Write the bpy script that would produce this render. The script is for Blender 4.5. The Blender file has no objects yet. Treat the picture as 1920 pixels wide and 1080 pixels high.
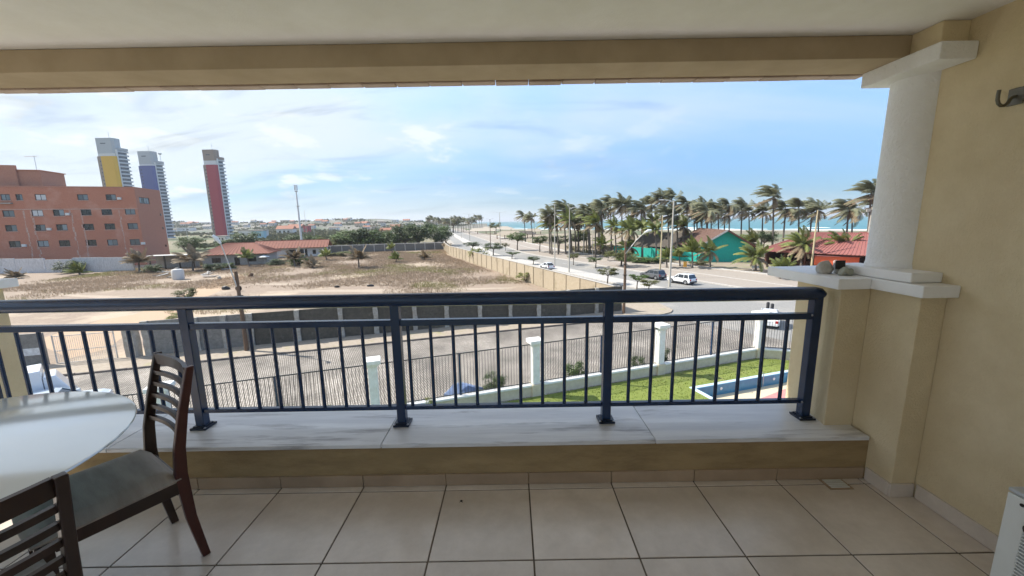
import bpy, bmesh, math, random
from mathutils import Vector, Matrix
rad = math.radians
rng = random.Random(7)
S = bpy.context.scene
COL = S.collection

# ------------------------------------------------------------------ camera
CAM_H, PITCH, ROLL, FPX = 1.5, rad(9.75), rad(0.95), 730.0
cam = bpy.data.cameras.new('camera'); cam_o = bpy.data.objects.new('camera', cam); COL.objects.link(cam_o)
cam.sensor_width = 36.0; cam.lens = 36.0 * FPX / 1920.0
cam.clip_start = 0.02; cam.clip_end = 40000
cam_o.matrix_world = Matrix.Translation((0, 0, CAM_H)) @ Matrix.Rotation(rad(90) - PITCH, 4, 'X') @ Matrix.Rotation(-ROLL, 4, 'Z')
S.camera = cam_o

# ------------------------------------------------------------------ sky, sun, exposure
SUN_EL = rad(46); SUN_AZ = rad(-76)            # azimuth from +Y towards +X: the sun stands to the left, a little in front
SUN = Vector((math.sin(SUN_AZ) * math.cos(SUN_EL), math.cos(SUN_AZ) * math.cos(SUN_EL), math.sin(SUN_EL)))
W = bpy.data.worlds.new('World'); S.world = W; W.use_nodes = True
def build_world():
    nt = W.node_tree; N = nt.nodes; L = nt.links; N.clear()
    def n(t, **k):
        x = N.new(t)
        for a, b in k.items(): setattr(x, a, b)
        return x
    def math_(op, a, b=None, c=None):
        m = n('ShaderNodeMath', operation=op)
        for i, v in enumerate((a, b, c)):
            if v is None: continue
            if hasattr(v, 'is_output'): L.new(v, m.inputs[i])
            else: m.inputs[i].default_value = v
        return m.outputs[0]
    def ramp(v, a, b):
        m = n('ShaderNodeMapRange', interpolation_type='SMOOTHSTEP'); L.new(v, m.inputs[0])
        m.inputs[1].default_value = a; m.inputs[2].default_value = b
        return m.outputs[0]
    out = n('ShaderNodeOutputWorld'); bg = n('ShaderNodeBackground'); bg.inputs[1].default_value = 0.12
    sky = n('ShaderNodeTexSky', sky_type='NISHITA'); sky.sun_disc = False
    sky.sun_elevation = SUN_EL; sky.sun_rotation = SUN_AZ; sky.altitude = 0
    sky.air_density = 1.0; sky.dust_density = 0.15; sky.ozone_density = 3.0
    tc = n('ShaderNodeTexCoord'); sep = n('ShaderNodeSeparateXYZ'); L.new(tc.outputs['Generated'], sep.inputs[0])
    zz = math_('MAXIMUM', sep.outputs[2], 0.0)
    den = math_('ADD', zz, 0.22)
    px = math_('DIVIDE', sep.outputs[0], den); py_ = math_('DIVIDE', sep.outputs[1], den)
    com = n('ShaderNodeCombineXYZ'); L.new(px, com.inputs[0]); L.new(py_, com.inputs[1])
    def noise(scale, loc, rot, stretch, detail=6, rough=.55, dist=0.0):
        mp = n('ShaderNodeMapping'); L.new(com.outputs[0], mp.inputs[0])
        mp.inputs[1].default_value = loc; mp.inputs[2].default_value = (0, 0, rot); mp.inputs[3].default_value = stretch
        t = n('ShaderNodeTexNoise'); L.new(mp.outputs[0], t.inputs['Vector'])
        t.inputs['Scale'].default_value = scale; t.inputs['Detail'].default_value = detail
        t.inputs['Roughness'].default_value = rough; t.inputs['Distortion'].default_value = dist
        return t.outputs['Fac']
    # thin veil, thicker towards the sun
    dot = n('ShaderNodeVectorMath', operation='DOT_PRODUCT'); L.new(tc.outputs['Generated'], dot.inputs[0])
    dot.inputs[1].default_value = tuple(SUN)
    toward = ramp(dot.outputs['Value'], -0.35, 0.75)
    veil_n = noise(0.62, (3.1, 1.7, 0), rad(-20), (0.55, 1.35, 1), 6, .52, .4)
    veil = math_('MULTIPLY', ramp(math_('ADD', veil_n, math_('MULTIPLY', toward, 0.42)), 0.48, 0.98), 0.86)
    # small puffs low over the land
    puff_n = noise(2.6, (1.4, 3.2, 0), 0, (1, 1, 1), 7, .58, .25)
    band = math_('MULTIPLY', ramp(sep.outputs[2], 0.015, 0.06), math_('SUBTRACT', 1.0, ramp(sep.outputs[2], 0.16, 0.32)))
    puff = math_('MULTIPLY', math_('MULTIPLY', ramp(puff_n, 0.53, 0.66), band), math_('MULTIPLY_ADD', toward, 0.55, -0.03))
    cov = math_('MINIMUM', math_('ADD', veil, puff), 0.93)
    # greyer undersides in the thick bits
    grey_n = noise(1.7, (5.0, 2.0, 0), rad(-20), (0.6, 1.6, 1), 5, .6, .6)
    shade = math_('ADD', math_('MULTIPLY_ADD', ramp(grey_n, 0.50, 0.70), -0.65, 1.98), math_('MULTIPLY', puff, 0.55))
    cc = n('ShaderNodeCombineXYZ')
    L.new(math_('MULTIPLY', shade, 0.93), cc.inputs[0]); L.new(shade, cc.inputs[1]); L.new(math_('MULTIPLY', shade, 1.02), cc.inputs[2])
    low = n('ShaderNodeMix', data_type='RGBA'); L.new(ramp(sep.outputs[2], -0.02, 0.5), low.inputs[0])      # clean sea air: less white at the horizon
    low.inputs[6].default_value = (.098,.168,.252,1); low.inputs[7].default_value = (.70,.76,.82,1)
    mul = n('ShaderNodeMix', data_type='RGBA', blend_type='MULTIPLY'); mul.inputs[0].default_value = 1.0; L.new(sky.outputs[0], mul.inputs[6]); L.new(low.outputs[2], mul.inputs[7])
    mix = n('ShaderNodeMix', data_type='RGBA'); L.new(cov, mix.inputs[0]); L.new(mul.outputs[2], mix.inputs[6]); L.new(cc.outputs[0], mix.inputs[7])
    L.new(mix.outputs[2], bg.inputs[0]); L.new(bg.outputs[0], out.inputs[0])
build_world()
sl = bpy.data.lights.new('sun', 'SUN'); sl.energy = 2.0; sl.angle = rad(0.6); sl.color = (1.0, 0.95, 0.87)
so = bpy.data.objects.new('sun', sl); COL.objects.link(so); so.rotation_euler = SUN.to_track_quat('Z', 'Y').to_euler()
S.view_settings.view_transform = 'Standard'; S.view_settings.look = 'None'
S.view_settings.exposure = 2.0; S.view_settings.gamma = 1.0; S.view_settings.use_curve_mapping = False
S.render.engine = 'CYCLES'
cy = S.cycles
cy.use_denoising = True; cy.max_bounces = 9; cy.diffuse_bounces = 6; cy.glossy_bounces = 4; cy.transmission_bounces = 6
cy.transparent_max_bounces = 8; cy.caustics_reflective = False; cy.caustics_refractive = False
cy.use_adaptive_sampling = True; cy.adaptive_threshold = 0.015

# ------------------------------------------------------------------ measuring helpers: where a line of sight meets a real plane
def ray(x, y):
    a = (x - 960) / FPX; b = -(y - 540) / FPX
    xc = a * math.cos(ROLL) + b * math.sin(ROLL); yc = -a * math.sin(ROLL) + b * math.cos(ROLL)
    return Vector((xc, math.cos(PITCH) + yc * math.sin(PITCH), -math.sin(PITCH) + yc * math.cos(PITCH)))
def at_z(x, y, z):
    d = ray(x, y); t = (z - CAM_H) / d.z; return Vector((d.x * t, d.y * t, z))
def at_y(x, y, Y):
    d = ray(x, y); t = Y / d.y; return Vector((d.x * t, Y, CAM_H + d.z * t))
def on_plane(x, y, p, nrm):
    d = ray(x, y); o = Vector((0, 0, CAM_H)); t = (Vector(p) - o).dot(nrm) / d.dot(nrm); return o + d * t

# ------------------------------------------------------------------ mesh builder
class MB:
    def __init__(s): s.v = []; s.f = []
    def add(s, vs, fs):
        k = len(s.v); s.v += [tuple(p) for p in vs]; s.f += [tuple(i + k for i in f) for f in fs]; return s
    def box(s, x0, x1, y0, y1, z0, z1):
        return s.add([(x0,y0,z0),(x1,y0,z0),(x1,y1,z0),(x0,y1,z0),(x0,y0,z1),(x1,y0,z1),(x1,y1,z1),(x0,y1,z1)],
                     [(3,2,1,0),(4,5,6,7),(0,1,5,4),(1,2,6,5),(2,3,7,6),(3,0,4,7)])
    def hexa(s, p):   # eight corners, bottom four counter-clockwise then top four
        return s.add(p, [(3,2,1,0),(4,5,6,7),(0,1,5,4),(1,2,6,5),(2,3,7,6),(3,0,4,7)])
    def prism(s, poly, z0, z1):
        n = len(poly)
        a = sum(poly[i][0]*poly[(i+1)%n][1]-poly[(i+1)%n][0]*poly[i][1] for i in range(n))
        if a < 0: poly = poly[::-1]
        vs = [(p[0],p[1],z0) for p in poly] + [(p[0],p[1],z1) for p in poly]
        return s.add(vs, [tuple(range(n))[::-1], tuple(range(n, 2*n))] + [(i,(i+1)%n,n+(i+1)%n,n+i) for i in range(n)])
    def sheet_hole(s, poly, hole, z):
        from mathutils.geometry import tessellate_polygon
        pts = [Vector((p[0],p[1],0)) for p in poly] + [Vector((p[0],p[1],0)) for p in hole]
        tr = tessellate_polygon([[Vector((p[0],p[1],0)) for p in poly], [Vector((p[0],p[1],0)) for p in hole]])
        fs = []
        for t in tr:
            a, b, c = (pts[i] for i in t); fs.append(tuple(t) if (b-a).cross(c-a).z > 0 else tuple(t)[::-1])
        return s.add([(p.x,p.y,z) for p in pts], fs)
    def sheet(s, poly, z):
        n = len(poly)
        a = sum(poly[i][0]*poly[(i+1)%n][1]-poly[(i+1)%n][0]*poly[i][1] for i in range(n))
        if a < 0: poly = poly[::-1]
        return s.add([(p[0],p[1],z) for p in poly], [tuple(range(n))])
    def tube(s, pts, r, n=8, cap=True):
        pts = [Vector(p) for p in pts]; rs = r if isinstance(r, (list, tuple)) else [r]*len(pts)
        vs = []; ref = None
        for i, p in enumerate(pts):
            d = (pts[min(i+1,len(pts)-1)] - pts[max(i-1,0)]).normalized()
            if ref is None: ref = Vector((1,0,0)) if abs(d.x) < .8 else Vector((0,1,0))
            a = (ref - d*ref.dot(d)).normalized(); ref = a; b = d.cross(a)
            for k in range(n):
                t = 2*math.pi*k/n; vs.append(p + (a*math.cos(t) + b*math.sin(t))*rs[i])
        fs = [(i*n+k, i*n+(k+1)%n, (i+1)*n+(k+1)%n, (i+1)*n+k) for i in range(len(pts)-1) for k in range(n)]
        if cap: fs += [tuple(range(n))[::-1], tuple(range((len(pts)-1)*n, len(pts)*n))]
        return s.add(vs, fs)
    def lathe(s, prof, n=24, c=(0,0,0), a0=0.0, a1=2*math.pi):
        full = abs(a1-a0-2*math.pi) < 1e-6; m = n if full else n+1
        vs = [(c[0]+r*math.cos(a0+(a1-a0)*k/n), c[1]+r*math.sin(a0+(a1-a0)*k/n), c[2]+z) for r, z in prof for k in range(m)]
        fs = [(i*m+k, i*m+(k+1)%m, (i+1)*m+(k+1)%m, (i+1)*m+k) for i in range(len(prof)-1) for k in range(n)]
        if full: fs += [tuple(range(m))[::-1], tuple(range((len(prof)-1)*m, len(prof)*m))]
        return s.add(vs, fs)
    def bar(s, p, q, w, h, up=(0,0,1)):      # a straight rectangular bar
        p, q = Vector(p), Vector(q); d = (q-p).normalized(); up = Vector(up)
        a = d.cross(up)
        if a.length < 1e-4: a = d.cross(Vector((0,1,0)))
        a.normalize(); b = a.cross(d); a = a*(w/2); b = b*(h/2)
        return s.hexa([p-a-b, p+a-b, q+a-b, q-a-b, p-a+b, p+a+b, q+a+b, q-a+b])
    def mesh(s, name, mat, smooth=False, bevel=0.0, seg=2, fix=True):
        me = bpy.data.meshes.new(name); me.from_pydata(s.v, [], s.f)
        if bevel or fix:
            bm = bmesh.new(); bm.from_mesh(me)
            if fix: bmesh.ops.recalc_face_normals(bm, faces=bm.faces)
            if bevel:
                es = [e for e in bm.edges if len(e.link_faces) == 2 and e.calc_face_angle(0) > 0.5]
                bmesh.ops.bevel(bm, geom=es, offset=bevel, segments=seg, affect='EDGES', profile=0.5, clamp_overlap=True)
            bm.to_mesh(me); bm.free()
        if smooth:
            me.polygons.foreach_set('use_smooth', [True]*len(me.polygons))
            try: me.set_sharp_from_angle(angle=rad(38))
            except Exception: pass
        if mat is not None: me.materials.append(mat)
        me.update(); return me
    def build(s, name, mat, parent=None, **k):
        return put(name, s.mesh(name, mat, **k), parent)
def put(name, me, parent=None, loc=None, rotz=None, scale=None):
    o = bpy.data.objects.new(name, me); COL.objects.link(o)
    if parent is not None: o.parent = parent
    if loc is not None: o.location = loc
    if rotz is not None: o.rotation_euler = (0, 0, rotz)
    if scale is not None: o.scale = scale if isinstance(scale, (tuple, list)) else (scale,)*3
    return o
def tag(o, label, cat, group=None):
    o['label'] = label; o['category'] = cat
    if group: o['group'] = group
    return o
def thing(name, label, cat, loc=(0,0,0), rotz=0.0, group=None):
    o = bpy.data.objects.new(name, None); COL.objects.link(o); o.empty_display_size = .2
    o.location = loc; o.rotation_euler = (0, 0, rotz); return tag(o, label, cat, group)
def kind(o, k, label=None):
    o['kind'] = k
    if label: o['label'] = label
    return o
ORD = ['first','second','third','fourth','fifth','sixth','seventh','eighth','ninth','tenth','eleventh','twelfth','thirteenth','fourteenth',
       'fifteenth','sixteenth','seventeenth','eighteenth','nineteenth','twentieth']
def ordinal(i):
    if i < 20: return ORD[i]
    t = {2:'twenty',3:'thirty',4:'forty',5:'fifty',6:'sixty'}[(i+1)//10]
    return t + ('ieth' if False else '') + ('-' + ORD[(i+1)%10-1] if (i+1)%10 else '').replace('--','-') if (i+1)%10 else t[:-1]+'ieth'

# ------------------------------------------------------------------ materials
def material(name, col, rough=.7, col2=None, coat_rough=.03, scale=4.0, mixamt=1.0, bump=0.0, bscale=None, metal=0.0, spec=.5, stretch=(1,1,1),
             coords='Object', rand=0.0, detail=5, nrough=.6, lo=.35, hi=.65, coat=0.0, coat_ior=1.5, col3=None, scale3=1.0, lo3=.5, hi3=.62,
             emit=None, bdist=.02, trans=0.0, subs=0.0):
    m = bpy.data.materials.new(name); m.use_nodes = True; nt = m.node_tree; N = nt.nodes; L = nt.links
    b = N['Principled BSDF']; b.inputs['Roughness'].default_value = rough; b.inputs['Metallic'].default_value = metal
    b.inputs['Specular IOR Level'].default_value = spec
    b.inputs['Coat Weight'].default_value = coat; b.inputs['Coat IOR'].default_value = coat_ior; b.inputs['Coat Roughness'].default_value = coat_rough
    b.inputs['Base Color'].default_value = (*col, 1); b.inputs['Transmission Weight'].default_value = trans
    vec = None
    if col2 or bump or col3:
        tc = N.new('ShaderNodeTexCoord'); mp = N.new('ShaderNodeMapping'); mp.inputs[3].default_value = stretch
        L.new(tc.outputs[coords], mp.inputs[0]); vec = mp.outputs[0]
        oi = N.new('ShaderNodeObjectInfo'); ad = N.new('ShaderNodeVectorMath'); ad.operation = 'MULTIPLY_ADD'
        cx = N.new('ShaderNodeCombineXYZ')
        for i in range(3): L.new(oi.outputs['Random'], cx.inputs[i])
        ad.inputs[1].default_value = (37, 23, 51); L.new(cx.outputs[0], ad.inputs[0]); L.new(vec, ad.inputs[2]); vec = ad.outputs[0]
    def noise(sc, det=detail):
        t = N.new('ShaderNodeTexNoise'); L.new(vec, t.inputs['Vector']); t.inputs['Scale'].default_value = sc
        t.inputs['Detail'].default_value = det; t.inputs['Roughness'].default_value = nrough; return t.outputs['Fac']
    def rng_(v, a, c, o0=0., o1=1.):
        r = N.new('ShaderNodeMapRange'); L.new(v, r.inputs[0]); r.inputs[1].default_value = a; r.inputs[2].default_value = c
        r.inputs[3].default_value = o0; r.inputs[4].default_value = o1; return r.outputs[0]
    cur = None
    if col2:
        mx = N.new('ShaderNodeMix'); mx.data_type = 'RGBA'; L.new(rng_(noise(scale), lo, hi, 0, mixamt), mx.inputs[0])
        mx.inputs[6].default_value = (*col, 1); mx.inputs[7].default_value = (*col2, 1); cur = mx.outputs[2]
    if col3:
        mx = N.new('ShaderNodeMix'); mx.data_type = 'RGBA'; L.new(rng_(noise(scale3), lo3, hi3), mx.inputs[0])
        if cur: L.new(cur, mx.inputs[6])
        else: mx.inputs[6].default_value = (*col, 1)
        mx.inputs[7].default_value = (*col3, 1); cur = mx.outputs[2]
    if rand:
        oi2 = N.new('ShaderNodeObjectInfo'); hs = N.new('ShaderNodeHueSaturation')
        L.new(rng_(oi2.outputs['Random'], 0, 1, 1-rand, 1+rand), hs.inputs['Value'])
        if cur: L.new(cur, hs.inputs['Color'])
        else: hs.inputs['Color'].default_value = (*col, 1)
        cur = hs.outputs[0]
    if cur: L.new(cur, b.inputs['Base Color'])
    if bump:
        bp = N.new('ShaderNodeBump'); bp.inputs['Strength'].default_value = bump; bp.inputs['Distance'].default_value = bdist
        L.new(noise(bscale or scale*4), bp.inputs['Height']); L.new(bp.outputs[0], b.inputs['Normal'])
    if emit: b.inputs['Emission Color'].default_value = (*emit, 1); b.inputs['Emission Strength'].default_value = 1
    if subs:
        tr = N.new('ShaderNodeBsdfTranslucent'); ms = N.new('ShaderNodeMixShader'); ms.inputs[0].default_value = subs
        if cur: L.new(cur, tr.inputs[0])
        else: tr.inputs[0].default_value = (*col, 1)
        o = N['Material Output']; L.new(b.outputs[0], ms.inputs[1]); L.new(tr.outputs[0], ms.inputs[2]); L.new(ms.outputs[0], o.inputs[0])
    return m
def brick_mat(name, c1, c2, mortar, bw, bh, msize, rough=.85, bump=.5, rot=0.0, coords='Object', offset=.5, noise_amt=.25):
    m = bpy.data.materials.new(name); m.use_nodes = True; nt = m.node_tree; N = nt.nodes; L = nt.links; b = N['Principled BSDF']
    b.inputs['Roughness'].default_value = rough
    tc = N.new('ShaderNodeTexCoord'); mp = N.new('ShaderNodeMapping'); mp.inputs[2].default_value = (0, 0, rot); L.new(tc.outputs[coords], mp.inputs[0])
    br = N.new('ShaderNodeTexBrick'); L.new(mp.outputs[0], br.inputs[0]); br.offset = offset
    br.inputs['Color1'].default_value = (*c1,1); br.inputs['Color2'].default_value = (*c2,1); br.inputs['Mortar'].default_value = (*mortar,1)
    br.inputs['Scale'].default_value = 1; br.inputs['Brick Width'].default_value = bw; br.inputs['Row Height'].default_value = bh
    br.inputs['Mortar Size'].default_value = msize; br.inputs['Bias'].default_value = 0
    nz = N.new('ShaderNodeTexNoise'); nz.inputs['Scale'].default_value = .35; nz.inputs['Detail'].default_value = 8; L.new(mp.outputs[0], nz.inputs['Vector'])
    hs = N.new('ShaderNodeHueSaturation'); r = N.new('ShaderNodeMapRange'); L.new(nz.outputs['Fac'], r.inputs[0])
    r.inputs[1].default_value = .3; r.inputs[2].default_value = .7; r.inputs[3].default_value = 1-noise_amt; r.inputs[4].default_value = 1+noise_amt
    L.new(r.outputs[0], hs.inputs['Value']); L.new(br.outputs['Color'], hs.inputs['Color']); L.new(hs.outputs[0], b.inputs['Base Color'])
    bp = N.new('ShaderNodeBump'); bp.inputs['Strength'].default_value = bump; bp.inputs['Distance'].default_value = .03; bp.invert = True
    L.new(br.outputs['Fac'], bp.inputs['Height']); L.new(bp.outputs[0], b.inputs['Normal'])
    return m
M = {}
def mm(key, *a, **k): M[key] = material(key, *a, **k); return M[key]
# balcony
mm('stucco', (.74,.625,.42), .92, (.66,.545,.345), 1.1, detail=10, nrough=.68, bump=.6, bscale=85, bdist=.014, col3=(.60,.48,.295), scale3=.6, lo3=.48, hi3=.75)
mm('stucco_stained_shaded', (.36,.255,.125), .92, (.235,.16,.075), 2.6, detail=10, nrough=.68, bump=.4, bscale=90, bdist=.012, stretch=(.7,1,2.5), lo=.42, hi=.68, col3=(.27,.19,.09), scale3=.9, lo3=.52, hi3=.66)  # blotchy stains; dark base colour carries the shade of the inward face
mm('white_stucco', (.87,.87,.87), .85, (.80,.795,.78), 2.5, detail=9, bump=.7, bscale=70, bdist=.014)
mm('white_paint', (.86,.86,.86), .6, (.78,.77,.75), 3.5, bump=.06, bscale=60)
mm('ceiling_paint', (.85,.83,.80), .9, (.79,.765,.725), .9, detail=10, nrough=.65, bump=.16, bscale=120)
mm('beam_paint', (.42,.33,.225), .9, (.36,.28,.185), 1.5, bump=.1, bscale=160)
mm('tile', (.71,.635,.56), .24, (.58,.51,.44), 4.0, bump=.04, bscale=30, rand=.07, col3=(.57,.49,.415), scale3=1.6, lo3=.5, hi3=.78, detail=11, nrough=.7, spec=.85)
mm('skirting', (.40,.29,.19), .45, (.31,.22,.14), 5.0, rand=.07, detail=9)
mm('grout', (.10,.08,.06), .95, (.16,.13,.10), 12)
mm('marble', (.74,.735,.735), .32, (.60,.595,.60), 2.6, stretch=(.28,2.6,2.6), detail=10, nrough=.66, lo=.4, hi=.62, col3=(.30,.285,.285), scale3=4.6, lo3=.53, hi3=.66)
mm('blue_paint', (.0045,.020,.062), .26, (.007,.028,.082), 7, bump=.02, bscale=60, spec=.6)
mm('steel', (.45,.45,.46), .35, metal=1.0)
mm('dark_plate', (.012,.02,.04), .4)
mm('glass_top', (.74,.81,.82), .15, coat=1.0, coat_ior=2.1, coat_rough=.09)
mm('glass_edge', (.03,.20,.20), .08, coat=1.0, coat_ior=1.6)
mm('dark_wood', (.022,.012,.009), .32, (.036,.015,.010), 9, stretch=(1,1,.15), bump=.03, bscale=40)
mm('red_lit_wood', (.085,.016,.010), .34, (.05,.012,.009), 9, stretch=(1,1,.15), bump=.03, bscale=40)  # reddish light falling on one chair leg, put into its colour
mm('fabric', (.42,.365,.31), .95, (.31,.265,.22), 30, stretch=(1,5,1), bump=.35, bscale=90, bdist=.004)
mm('ac_white', (.66,.67,.64), .45, (.60,.61,.57), 5)
mm('ac_top', (.42,.44,.45), .5)
mm('dark_hole', (.012,.012,.014), .7)
mm('black_plastic', (.012,.012,.013), .45)
mm('rock', (.36,.35,.32), .9, (.52,.50,.46), 18, bump=.8, bscale=45, detail=8, bdist=.01)
mm('rock_green', (.22,.23,.19), .8, (.36,.37,.31), 30, bump=.5, bscale=60, bdist=.005)
mm('hook_metal', (.16,.15,.12), .5, metal=.8)
mm('insect', (.02,.015,.01), .6)

# =================================================================== THE BALCONY
WALL_X, PX, KY = 2.15, 2.02, 2.034        # right wall, pilaster face, kick wall face
SILL_Z, RAIL_Y = 0.268, 2.25
LEFT_X, BACK_Y, CEIL_Z = -4.7, -1.15, 2.385
# floor: slab with grout, every tile a piece
floor = kind(MB().box(LEFT_X, WALL_X+.3, BACK_Y, 2.3, -.25, -.004).build('floor', M['grout']), 'structure', 'beige tiled balcony floor')
TP, G_ = .4765, .0075
def tile_piece(name, x0, x1, y0, y1, z0, z1, mat, parent, bevel=.0015):
    cx, cyy = (x0+x1)/2, (y0+y1)/2
    key = ('t', round(x1-x0,3), round(y1-y0,3), mat.name)
    if key not in tile_piece.c:
        w, d = (x1-x0)/2, (y1-y0)/2
        tile_piece.c[key] = MB().box(-w, w, -d, d, z0, z1).mesh(name, mat, bevel=bevel, seg=1)
    return put(name, tile_piece.c[key], parent, (cx, cyy, 0))
tile_piece.c = {}
xs = [.078 + TP*k for k in range(-14, 6)]
xs = [LEFT_X] + [x for x in xs if LEFT_X < x < WALL_X-.02] + [WALL_X]
ys = [1.984 - .4685*k for k in range(0, 10)]
ys = [2.032] + [y for y in ys if y > BACK_Y+.02] + [BACK_Y]
for i in range(len(xs)-1):
    for j in range(len(ys)-1):
        x0, x1, y1, y0 = xs[i], xs[i+1], ys[j], ys[j+1]
        if j == 0 and x0 > 1.4 and x1 < 2.0: pass
        tile_piece('tile', x0+G_/2, x1-G_/2, y0+G_/2, y1-G_/2, -.02, rng.uniform(-.0006,.0006) if False else 0.0, M['tile'], floor)
# drain cover let into the floor
dr = thing('floor_drain', 'small square floor drain cover in the corner below the marble ledge', 'drain', (1.815, 1.98, .001))
MB().box(-.066,.066,-.045,.045,0,.004).build('rim', M['skirting'], dr, bevel=.001)
for k in range(5):
    MB().box(-.052,.052,-.034+.0145*k,-.025+.0145*k,.004,.007).build('slat', M['ac_white'], dr)
# walls
wall = MB().box(WALL_X, WALL_X+.3, BACK_Y, 2.20, -.25, 3.0).build('wall_right', M['stucco']); kind(wall, 'structure', 'beige stucco side wall')
bw = MB().box(LEFT_X, -3.4, BACK_Y-.2, BACK_Y, 0, 2.9).box(.9, WALL_X, BACK_Y-.2, BACK_Y, 0, 2.9).box(-3.4, .9, BACK_Y-.2, BACK_Y, 2.36, 2.9).build('wall_back', M['white_paint']); kind(bw, 'structure', 'pale wall with a wide opening added to let light in behind the viewer')  # opening behind the camera made wide to let sky light inside
kick = MB().box(LEFT_X, PX, KY, 2.40, 0, SILL_Z-.024).build('parapet', M['stucco_stained_shaded']); kind(kick, 'structure', 'low stained beige parapet with painted-in shade under the marble ledge')
# skirting tiles along parapet, pilaster and wall
sx = [LEFT_X] + [x for x in xs[1:-1] if x < 1.97] + [PX-.012]
for i in range(len(sx)-1):
    tile_piece('skirting_tile', sx[i]+.002, sx[i+1]-.002, KY-.011, KY+.004, .002, .072, M['skirting'], kick, .001)
tile_piece('skirting_tile', PX-.011, PX+.004, 1.882, KY-.013, .002, .078, M['tile'], wall, .001)
tile_piece('skirting_tile', PX-.011, WALL_X-.013, 1.869, 1.880, .002, .078, M['tile'], wall, .001)
yy = 1.866
while yy > BACK_Y+.1:
    tile_piece('skirting_tile', WALL_X-.011, WALL_X+.004, max(yy-.474, BACK_Y), yy-.003, .002, .082, M['tile'], wall, .001); yy -= .4765
# marble ledge in three slabs
led = thing('marble_ledge', 'pale streaked marble ledge under the blue railing', 'ledge', (0, 2.2, SILL_Z))
for a, b in ((LEFT_X, -3.86), (-3.857, -2.31), (-2.307, -.757), (-.754, .797), (.80, 2.008)):
    MB().box(a, b, -.181, .31, -.024, 0).build('marble_slab', M['marble'], led, bevel=.004)
# pilaster group at the right, stepped
pil = thing('pilaster', 'stepped beige pilaster below the white column, right end of railing', 'pilaster', (PX, 2.1, 0))
MB().box(0, WALL_X-PX-.001, -.22, .55, 0.0, 1.10).build('shaft', M['stucco'], pil, bevel=.004)
MB().prism([(-.17,.05),(-.001,.05),(-.001,.5),(-.085,.5)], -.6, 1.098).build('shaft', M['stucco'], pil, bevel=.004)
MB().box(-.05, WALL_X-PX-.001, -.27, .60, 1.101, 1.16).build('cap', M['white_paint'], pil, bevel=.004)
MB().box(-.232, -.052, 0.0, .60, 1.099, 1.158).build('cap', M['white_paint'], pil, bevel=.004)
MB().box(-.03, WALL_X-PX-.001, -.185, .30, 1.162, 1.212).build('plinth', M['white_paint'], pil, bevel=.006)
MB().box(0, WALL_X-PX-.001, -.12, .24, 2.279, 2.384).build('upper_shaft', M['stucco'], pil, bevel=.004)
colm = thing('column', 'white rough plastered round column standing on the pilaster cap', 'column', (2.20, 2.205, 1.21))
MB().lathe([(.145,0),(.139,.03),(.137,.5),(.135,1.03)], 40).build('shaft', M['white_stucco'], colm, smooth=True)
MB().box(-.225, -.052, -.275, .135, .990, 1.068).build('capital', M['white_stucco'], colm, bevel=.006)
# ceiling, beam, fascia
kind(MB().box(LEFT_X, WALL_X, BACK_Y, 2.35, CEIL_Z, 2.62).build('ceiling', M['ceiling_paint']), 'structure', 'off-white balcony ceiling')
beam = MB().box(LEFT_X, 2.019, 2.12, 2.34, 2.276, CEIL_Z-.002).build('beam', M['beam_paint'], bevel=.004); kind(beam, 'structure', 'brown edge beam across the ceiling')
fas = thing('fascia', 'thin pinkish fascia of tile ends along the outer edge above the opening', 'fascia', (0, 2.38, 2.3))
MB().box(LEFT_X, 2.1, -.035, .02, .012, .3).build('board', M['beam_paint'], fas)
mm('clay_edge', (.50,.40,.34), .8, (.40,.31,.26), 6, rand=.08)
tm = MB().box(-.0945,.0945,-.012,.05,-.014,.012).mesh('edge_tile', M['clay_edge'], bevel=.003, seg=1)
x = LEFT_X+.1
while x < 2.05:
    put('edge_tile', tm, fas, (x, .03 + rng.uniform(-.003,.003), rng.uniform(-.002,.002))); x += .1925
kind(MB().box(LEFT_X-.3, 2.9, 2.46, 3.12, 2.62, 2.82).build('sun_block_ledge', M['beam_paint']), 'structure', 'unseen ledge added above to keep sun off the sill')  # added out of view to block the sun from the marble sill
# pillar at the far left end of the railing, outside
lp = thing('pillar', 'beige pillar with white cap beyond the left end of the railing', 'pillar', (-3.44, 2.45, 0))
MB().box(-.6, -.13, .05, .25, -.3, 1.10).build('shaft', M['stucco'], lp, bevel=.004)
MB().box(-.62, -.06, .01, .29, 1.101, 1.16).build('cap', M['white_paint'], lp, bevel=.004)

# ------------------------------------------------------------------ railing
rl = thing('railing', 'navy blue metal railing with square posts and thin round balusters', 'railing', (0, RAIL_Y, 0))
MB().tube([(-4.62,0,1.052),(-2,0,1.052),(0,0,1.052),(1.775,0,1.052),(1.800,0,1.048),(1.812,0,1.035)], .040, 20).build('handrail', M['blue_paint'], rl, smooth=True)
POSTS = [-1.935, -.693, .568, 1.795, -3.19, -4.44]
pm = MB().box(-.026,.026,-.026,.026,SILL_Z+.012,1.028).mesh('post', M['blue_paint'], bevel=.003)
bm_ = MB().box(-.048,.048,-.048,.048,SILL_Z+.001,SILL_Z+.013).box(-.036,.036,-.036,.036,SILL_Z+.013,SILL_Z+.021).mesh('base_plate', M['dark_plate'])
scr = MB().lathe([(.007,0),(.007,.004),(.003,.006)], 8).mesh('screw', M['steel'])
for x in POSTS:
    p = put('post', pm, rl, (x, 0, 0)); bp_ = put('base_plate', bm_, p)
    for sx_ in (-.04,.04):
        for sy_ in (-.04,.04): put('bolt', scr, p, (sx_, sy_, SILL_Z+.0125))
for z in (.925, .378):
    o = put('screw', scr, rl, (1.768, -.02, z)); o.rotation_euler = (0, rad(-90), 0)
ps = sorted(POSTS)
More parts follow.
